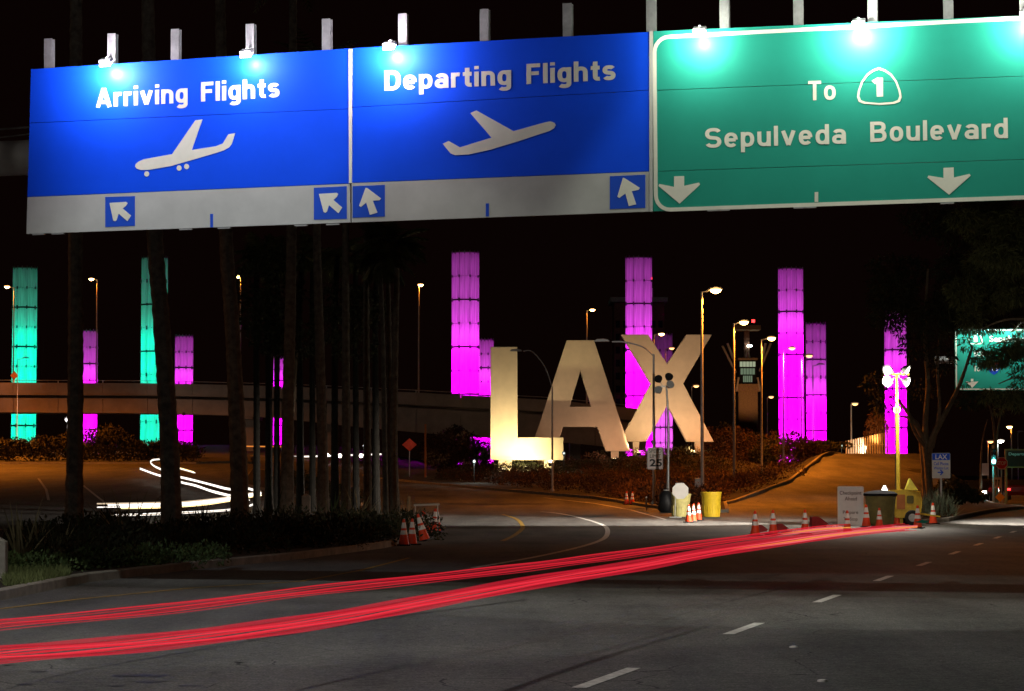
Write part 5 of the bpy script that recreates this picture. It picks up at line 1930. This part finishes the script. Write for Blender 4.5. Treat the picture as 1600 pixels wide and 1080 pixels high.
MB().plate([ft(1543, 569.6), ft(1563, 569.6), ft(1562.5, 567), ft(1559, 566), ft(1553, 567.3), ft(1547, 566), ft(1543.5, 567)], -.008, -.0055).build("shield_band", M_RED, o)
lettering("105", ft(1546.5, 579.5), ft(1559.5, 579.5), 6.5 * SF, M_WHITE, o, y=-.009)
MB().plate([ft(1517, 592), ft(1521, 592), ft(1521, 597), ft(1529, 596), ft(1519, 606.5), ft(1509, 596), ft(1517, 597)], -.005, -.001).build("arrow", M_WHITE, o)
MB().tube([(-1, .5, h_ * .5), (w_ + 2, .5, h_ * .5)], .2, 12).build("pipe_beam", M_STEEL, o, smooth=True)
MB().tube([(w_ + 1.4, .5, -o.location.z), (w_ + 1.4, .5, h_)], .3, 12).build("column", M_STEEL, o, smooth=True)
for xx in (1.0, 3.4, 5.8):
    MB().bar((xx, .02, h_ + .05), (xx, -.9, h_ + .3), .05, .05).build("lamp_arm", M_STEEL, o)
    MB().box((xx, -.95, h_ + .28), (.3, .2, .1)).build("lamp_head", M_STEEL, o)
    light('SPOT', o, (xx, -1.0, h_ + .2), 340, (1, 1, .92), .08, 160, .5, aim=(0, .7, -1))

# ================================================================== right side street furniture
o, pt, w_, z0, z1 = board_sign("brown_sign", "dark brown framed Departures sign on orange posts at the right edge", "road sign", 1572, 1625, 704, 729, 150, M_BROWN)
lettering("Departures", pt(1576, 711.5), pt(1612, 711.5), 4.2 * 150 / F, M_REFL, o)
fw = .09
MB().plate([rrect(-w_ / 2 - fw, z0 - fw, w_ / 2 + fw, z1 + fw, .02, 1), rrect(-w_ / 2, z0, w_ / 2, z1, .01, 1)], -.03, .05).build("frame", M_RUST, o)
for s in (-w_ / 2 + .0, w_ / 2 - .3):
    MB().bar((s, .12, 0), (s, .12, z1), .14, .1).build("post", M_RUST, o)
o, pt, w_, z0, z1 = board_sign("turn_sign", "small white sign with two bent turn arrows below the stop sign", "road sign", 1553, 1565, 746, 762, 146, M_WSIGN)
for xa in (1556, 1560.5):
    MB().plate([pt(xa - .8, 759), pt(xa + .6, 759), pt(xa + 1.2, 752), pt(xa + 2.2, 752), pt(xa + .4, 748.5), pt(xa - 1.6, 751.4), pt(xa - .5, 752)], -.004, -.001).build("arrow", M_BLACKP, o)
MB().bar((.1, .05, 0), (.1, .05, z1), .06, .06).build("post", M_STEEL, o)
p = G(1564, 147)
o = thing("stop_sign", "red octagonal STOP sign beside the brown framed sign", "road sign", p)
oz = ZH(724, 147) - p.z
q = MB().plate(octagon(.39), -.006, .006).build("plate", M_RED, o, loc=(0, 0, oz))
q2 = MB().plate([octagon(.385), octagon(.355)], -.009, -.0065).build("border_line", M_REFL, o, loc=(0, 0, oz))
lettering("STOP", (-.27, oz - .1), (.27, oz - .1), .22, M_REFL, o, y=-.012, bold=.02)
MB().bar((0, .05, 0), (0, .05, oz + .3), .06, .06).build("post", M_STEEL, o)
p = G(1561, 140)
o = thing("warning_sign", "small blank yellow diamond sign low at the right", "road sign", p)
oz = ZH(777, 140) - p.z
MB().plate([(0, -.28), (.28, 0), (0, .28), (-.28, 0)], -.006, .006).build("plate", M_DIAM, o, loc=(0, 0, oz))
MB().bar((0, .04, 0), (0, .04, oz), .05, .05).build("post", M_STEEL, o)
o, pt, w_, z0, z1 = board_sign("pale_sign", "blank pale sign left of the green traffic signal", "road sign", 1532, 1545, 724, 743, 150, M_WSIGN)
MB().bar((-.2, .05, 0), (-.2, .05, z1), .07, .07).build("post", M_STEEL, o)


def signal(px, py, Y, col, label):
    p = G(px, Y)
    o = thing("traffic_signal", label, "traffic signal", p)
    z = ZH(py, Y) - p.z
    MB().tube([(0, .15, 0), (0, .15, z + 1.0)], .06, 8).build("pole", M_POLE, o)
    hs = MB().box((0, 0, z + .28), (.32, .2, 1.0)).build("signal_housing", M_BLACK, o, bevel=.02)
    for k, c in enumerate(("r", "y", "g")):
        zz = z + .58 - k * .29
        lit = c == col
        m = {('r', True): E_RED, ('g', True): E_GREEN}.get((c, lit), M_GLASS)
        l_ = MB().lathe([(.14, 0), (.11, .04), (.01, .06)], 14).build("lens", m, hs, loc=(0, -.1, zz))
        l_.rotation_euler = (PI / 2, 0, 0)
        MB().add([(.13 * math.cos(a), -.1, zz + .13 * math.sin(a)) for a in [PI * j / 6 for j in range(7)]] + [(.13 * math.cos(a), -.28, zz + .13 * math.sin(a) * .9) for a in [PI * j / 6 for j in range(7)]],
                 [(j, j + 1, j + 8, j + 7) for j in range(6)]).build("visor", M_BLACK, hs)
    if col == 'g':
        light('POINT', o, (0, -.5, z), 70, (.1, 1, .85), .1)
    return o


signal(1551.5, 721, 148, 'g', "green lit traffic signal left of the stop sign")

# cars
def car(label, px, Y, heading, paint, lights='tail'):
    p = G(px, Y, 0.0)
    o = thing("parked_car", label, "car", p, heading)
    prof = [(-2.2, .35), (2.15, .35), (2.25, .6), (2.1, .85), (1.2, .98), (.6, 1.4), (-1.0, 1.45), (-1.7, 1.05), (-2.2, .95), (-2.28, .6)]
    # built with length on local x; width on y
    MB().plate(prof, -.85, .85).build("body", paint, o, bevel=.06)
    MB().plate([(1.12, .99), (.58, 1.36), (-.95, 1.4), (-1.55, 1.06)], -.86, .86).build("side_window", M_GLASS, o)
    MB().add([(-1.02, -.7, 1.46), (-1.02, .7, 1.46), (-1.72, .7, 1.07), (-1.72, -.7, 1.07)], [(0, 1, 2, 3)]).build("rear_window", M_GLASS, o)
    MB().add([(.62, -.7, 1.42), (.62, .7, 1.42), (1.22, .7, 1.0), (1.22, -.7, 1.0)], [(0, 3, 2, 1)]).build("windscreen", M_GLASS, o)
    for x in (-1.4, 1.4):
        for y in (-.8, .8):
            wh = MB().lathe([(.08, -.1), (.3, -.1), (.32, -.06), (.32, .06), (.3, .1), (.08, .1)], 18).build("wheel", M_RUBBER, o, loc=(x, y, .32))
            wh.rotation_euler = (PI / 2, 0, 0)
            MB().lathe([(.03, -.11), (.18, -.11), (.18, .11), (.03, .11)], 12).build("rim", M_STEEL, wh)
    for y in (-.65, .65):
        MB().box((-2.27, y, .78), (.06, .28, .13)).build("tail_light", E_RED if lights == 'tail' else M_RED, o)
        MB().box((2.2, y, .7), (.08, .26, .14)).build("headlight", emis("head_lens", (1, .93, .8), 30) if lights == 'head' else M_REFL, o)
    return o


hd_ = PI / 2 - R(15)
car("dark car with red tail lights left of the stop sign", 1546, 186, hd_, M_CAR)
car("maroon car with red tail lights at the right edge", 1592, 172, hd_, M_CARR)
c = car("dark car facing the camera with bright headlights in the bushes' shadow", 1524, 152, -PI / 2 - R(15), M_CAR, 'head')
light('SPOT', c, (2.5, 0, .7), 900, (1, .9, .75), .1, 70, .6, aim=(1, 0, -.12))

# low lights
def ground_lamp(px, py, Y, label, E, power, col, size=.16):
    x = X(px, Y)
    g = H(x, Y)
    o = thing("spot_lamp", label, "lamp", (x, Y, g))
    z = max(.3, ZH(py, Y) - g)
    MB().tube([(0, .1, -.1), (0, .1, z)], .03, 6).build("stake", M_BLACK, o)
    hh = MB().lathe([(size * .5, .12), (size, 0)], 12).build("lamp_housing", M_BLACK, o, loc=(0, 0, z))
    hh.rotation_euler = (PI / 2, 0, 0)
    MB().lathe([(size * .95, 0), (size * .6, -.04), (.01, -.05)], 12).build("lens", E, hh)
    if power:
        light('POINT', o, (0, -.35, z), power, col, .1)
    return o


ground_lamp(741, 721, 180, "bright cool-white spot lamp on a stake left of the L", E_COOL, 150, (.85, 1, .9))
ground_lamp(881, 708.5, 200, "small cool-white spot lamp at the right end of the L's foot", E_COOL, 60, (.85, 1, .9))
ground_lamp(105, 656, 262, "bright white floodlight glaring below the bridge at the left", E_WHITE, 900, (1, 1, .95), .3)
ground_lamp(287, 647, 262, "small red lamp under the bridge left of the pier", E_RED, 0, None, .2)
ground_lamp(1315, 697, 228, "cool-white spot lamp on the ramp crest left of the pale fence", E_COOL, 60, (.8, 1, .7), .15)
ground_lamp(568, 696.5, 258, "small white lamp under the bridge behind the dark palms", E_COOL, 30, (1, 1, 1), .13)

# picket fence on the ramp crest
a, b = G(1322, 230), G(1386, 222)
o = thing("picket_fence", "row of tall pale pickets standing on the crest of the ramp", "fence", a)
for k in range(18):
    q = a.lerp(b, k / 17) - a
    MB().box((q.x, q.y, .75 + .02 * k), (.13, .06, 1.5 + .04 * k)).build("picket", mat("picket_white", (0.6, .55, .45), .7), o)
MB().bar((0, .06, 1.0), (b.x - a.x, b.y - a.y + .06, 1.05), .05, .06).build("rail", MATS["picket_white"], o)
light('SPOT', o, (1.6, -4, .6), 1100, (1, .85, .6), .2, 120, .8, aim=(.2, 4, .6))
# warning diamond signs by the bridge
p = Vector((X(20, 271), 271.6, bz(20)))
o = thing("warning_sign", "orange diamond work sign on the bridge parapet at the left edge", "road sign", p)
MB().plate([(0, .3), (.45, .78), (0, 1.3), (-.45, .78)], -.02, .02).build("plate", mat("work_orange", (.5, .14, .03), .6), o)
MB().bar((0, .05, 0), (0, .05, .9), .08, .06).build("post", M_STEEL, o)
light('POINT', o, (-.5, -3, 1.2), 260, SOD, .2)
p = G(640, 205)
o = thing("warning_sign", "tilted orange-red diamond work sign right of the thin palm trunks", "road sign", p)
oz = ZH(695, 205) - p.z
MB().plate([(0, oz - .55), (.62, oz), (0, oz + .55), (-.62, oz)], -.02, .02).build("plate", mat("work_red", (.6, .07, .03), .6), o)
MB().bar((0, .05, 0), (0, .05, oz), .07, .07).build("post", M_STEEL, o)
light('POINT', o, (.3, -2.2, oz + .6), 22, (1, .5, .4), .2)
p = G(665, 200)
o = thing("marker_post", "tall thin brown post right of the orange-red diamond sign", "post", p)
MB().tube([(0, 0, 0), (0, 0, ZH(665, 200) - p.z)], .08, 8).build("shaft", M_RUST, o)
MB().lathe([(.1, 0), (.12, .03), (.1, .1)], 8, c=(0, 0, ZH(665, 200) - p.z)).build("cap", M_RUST, o)

# ================================================================== long-exposure light trails (thin glowing strands at lamp height)
def trail(label, pts, strands, r, mats, seed, spread=0.13, hspread=0.03, grp=None, grow=0.0, fade=False, sgrow=0.0):
    rn = random.Random(seed)
    o = thing("light_trail", label, "light trail", pts[0], group=grp)
    sp = spline([p - pts[0] for p in pts], 10)
    for _ in range(6):
        sp = [sp[0]] + [(sp[i - 1] + sp[i] * 2 + sp[i + 1]) / 4 for i in range(1, len(sp) - 1)] + [sp[-1]]
    for k in range(strands):
        f = (k + .5) / strands - .5
        dz, dy = f * spread + rn.uniform(-.003, .003), rn.uniform(-1, 1) * hspread
        i0 = rn.randint(0, 4)
        i1 = len(sp) - rn.randint(0, 5)
        q = [p + Vector((0, dy, dz * (1 + sgrow * i / len(sp)) + .004 * math.sin(i * .5 + k))) for i, p in enumerate(sp)][i0:i1]
        rr = r * rn.uniform(.8, 1.3)
        MB().tube(q, [rr * (1 + grow * i / len(q)) * (min(1, .05 + i / (len(q) * (.25 + .08 * (k % 3)))) if fade else 1) for i in range(len(q))], 6).build("glow_strand", mats[k % len(mats)], o, smooth=True)
    return o


ERE = emis("trail_red_faint", (0.6, 0.015, 0.035), 1.0, 0.35)
ER1 = emis("trail_red", (0.72, 0.018, 0.035), 1.0, 0.6)
ER2 = emis("trail_red_bright", (0.88, 0.035, 0.06), 1.0, 0.68)
ER3 = emis("trail_red_dark", (0.42, 0.008, 0.02), 1.0, 0.5)
EY = emis("trail_amber", (0.90, 0.33, 0.07), 1.0, 0.7)
EP = emis("trail_pink", (0.9, 0.15, 0.17), 1.0, 0.6)
up_ = [(-60, 982), (0, 976), (250, 953), (500, 922), (700, 901), (860, 882), (980, 866), (1100, 850), (1200, 837), (1270, 828), (1338, 823.5)]
lo_ = [(-60, 1030), (0, 1023), (200, 1008), (400, 985), (560, 961), (700, 935), (860, 906), (1000, 884), (1120, 862), (1250, 843), (1350, 830), (1432, 823)]
RT = "red tail light trails sweeping across the road"
pu = [PH(x, y, .8) for x, y in up_]
pl = [PH(x, y, .8) for x, y in lo_]
trail("upper red tail light trail sweeping across the road", pu, 6, .0040, [ERE, ER1, ER3, ER1, ERE, ER1], 1, .078, grp=RT, grow=1.6, sgrow=.75)
trail("lower thicker red tail light trail sweeping across the road", pl, 12, .0048, [ERE, ERE, ER3, ER1, ER2, ER1, ER1, ER2, ER1, ER3, ERE, ERE], 2, .112, grp=RT, grow=1.1, sgrow=.5)
trail("amber glow strand along the right end of the upper trail", [PH(x, y, .8) + Vector((0, -.07, 0)) for x, y in up_[8:]], 3, .010, [EP, EY, EP], 3, .07, .02, RT, grow=.4, fade=True)
trail("amber glow strand along the right end of the lower trail", [PH(x, y, .8) + Vector((0, -.07, 0)) for x, y in lo_[8:]], 3, .011, [EP, EY, EP], 4, .07, .02, RT, grow=.4, fade=True)
EW = emis("trail_white", (1.0, .93, .84), 2.2)
EWS = emis("trail_soft", (1.0, .75, .5), 1.0, .5)
EWY = emis("trail_warm", (1.0, .72, .3), 2.5)
WT = "white headlight trails on the loop road"
trail("thick white headlight trail across the loop road, nearest and brightest", [AT(x, y, .65) for x, y in ((152, 791), (255, 789.5), (310, 786), (360, 779.5), (395, 773), (408, 771))], 5, .026, [EWY, EW, EW, EW, EWS], 5, .24, .05, WT)
trail("thin white headlight trail just below the thick one", [AT(x, y, .5) for x, y in ((152, 806), (255, 803), (360, 797), (392, 790), (407, 781))], 3, .012, [EW, EWS], 6, .09, .05, WT)
trail("white headlight trail winding down to the thick one", [AT(x, y, .65) for x, y in ((219, 732.5), (254, 744.5), (276, 744.5), (328, 757), (360, 765), (385, 763), (404, 769), (408, 773))], 3, .02, [EW, EWS, EW], 7, .11, .05, WT)
trail("hooked white headlight trail at the top of the bend", [AT(x, y, .65) for x, y in ((252, 717.5), (240, 718.5), (235, 722), (240, 728), (254, 735), (278, 752), (303, 758), (329, 767), (360, 775), (392, 781))], 3, .018, [EW, EWS, EW], 8, .12, .05, WT)
trail("short yellowish trail right of the leaning palm", [AT(x, y, .65) for x, y in ((262, 727), (280, 732), (305, 739))], 3, .02, [EWS, EW, EWY], 9, .12, .05, WT)
trail("distant white traffic trail under the bridge behind the palms", [P(x, y, 256) for x, y in ((388, 714), (430, 714.5), (500, 713), (560, 711), (596, 710))], 2, .05, [emis("trail_far", (1, .9, .8), 1.6)], 10, .16, .1)
trail("distant orange traffic trail above the white one under the bridge", [P(x, y, 258) for x, y in ((340, 697), (430, 698), (460, 698))], 1, .07, [emis("trail_orange", (1, .3, .05), .8)], 11, .1)
# distant headlights in the queue behind the palms
mbh = None
for k, px in enumerate((511, 522, 531, 541, 558, 564, 472, 489)):
    p = P(px, 711 + (k % 3) * .6, 250)
    g = H(p.x, p.y)
    o = thing("queued_headlight", ["distant headlight, first in the row behind the dark palms", "distant headlight, second in the row behind the dark palms", "distant headlight, third in the row behind the dark palms", "distant headlight, fourth in the row behind the dark palms",
                                "distant headlight, fifth in the row behind the dark palms", "distant headlight, last in the row behind the dark palms", "distant headlight left of the pale concrete post's top", "distant headlight between the two dark palms by the post"][k],
              "headlight", p, group="distant headlights under the bridge")
    l_ = MB().lathe([(.2, 0), (.15, .04), (.01, .07)], 10).build("lens", emis("far_head", (1, .85, .65), 14), o)
    l_.rotation_euler = (PI / 2, 0, 0)
    MB().lathe([(.17, -.15), (.19, 0)], 10).build("housing", M_BLACK, o).rotation_euler = (PI / 2, 0, 0)
    MB().tube([(0, .1, 0), (0, .1, g - p.z)], .03, 6).build("mount", M_BLACK, o)
print("objects", len(bpy.data.objects))
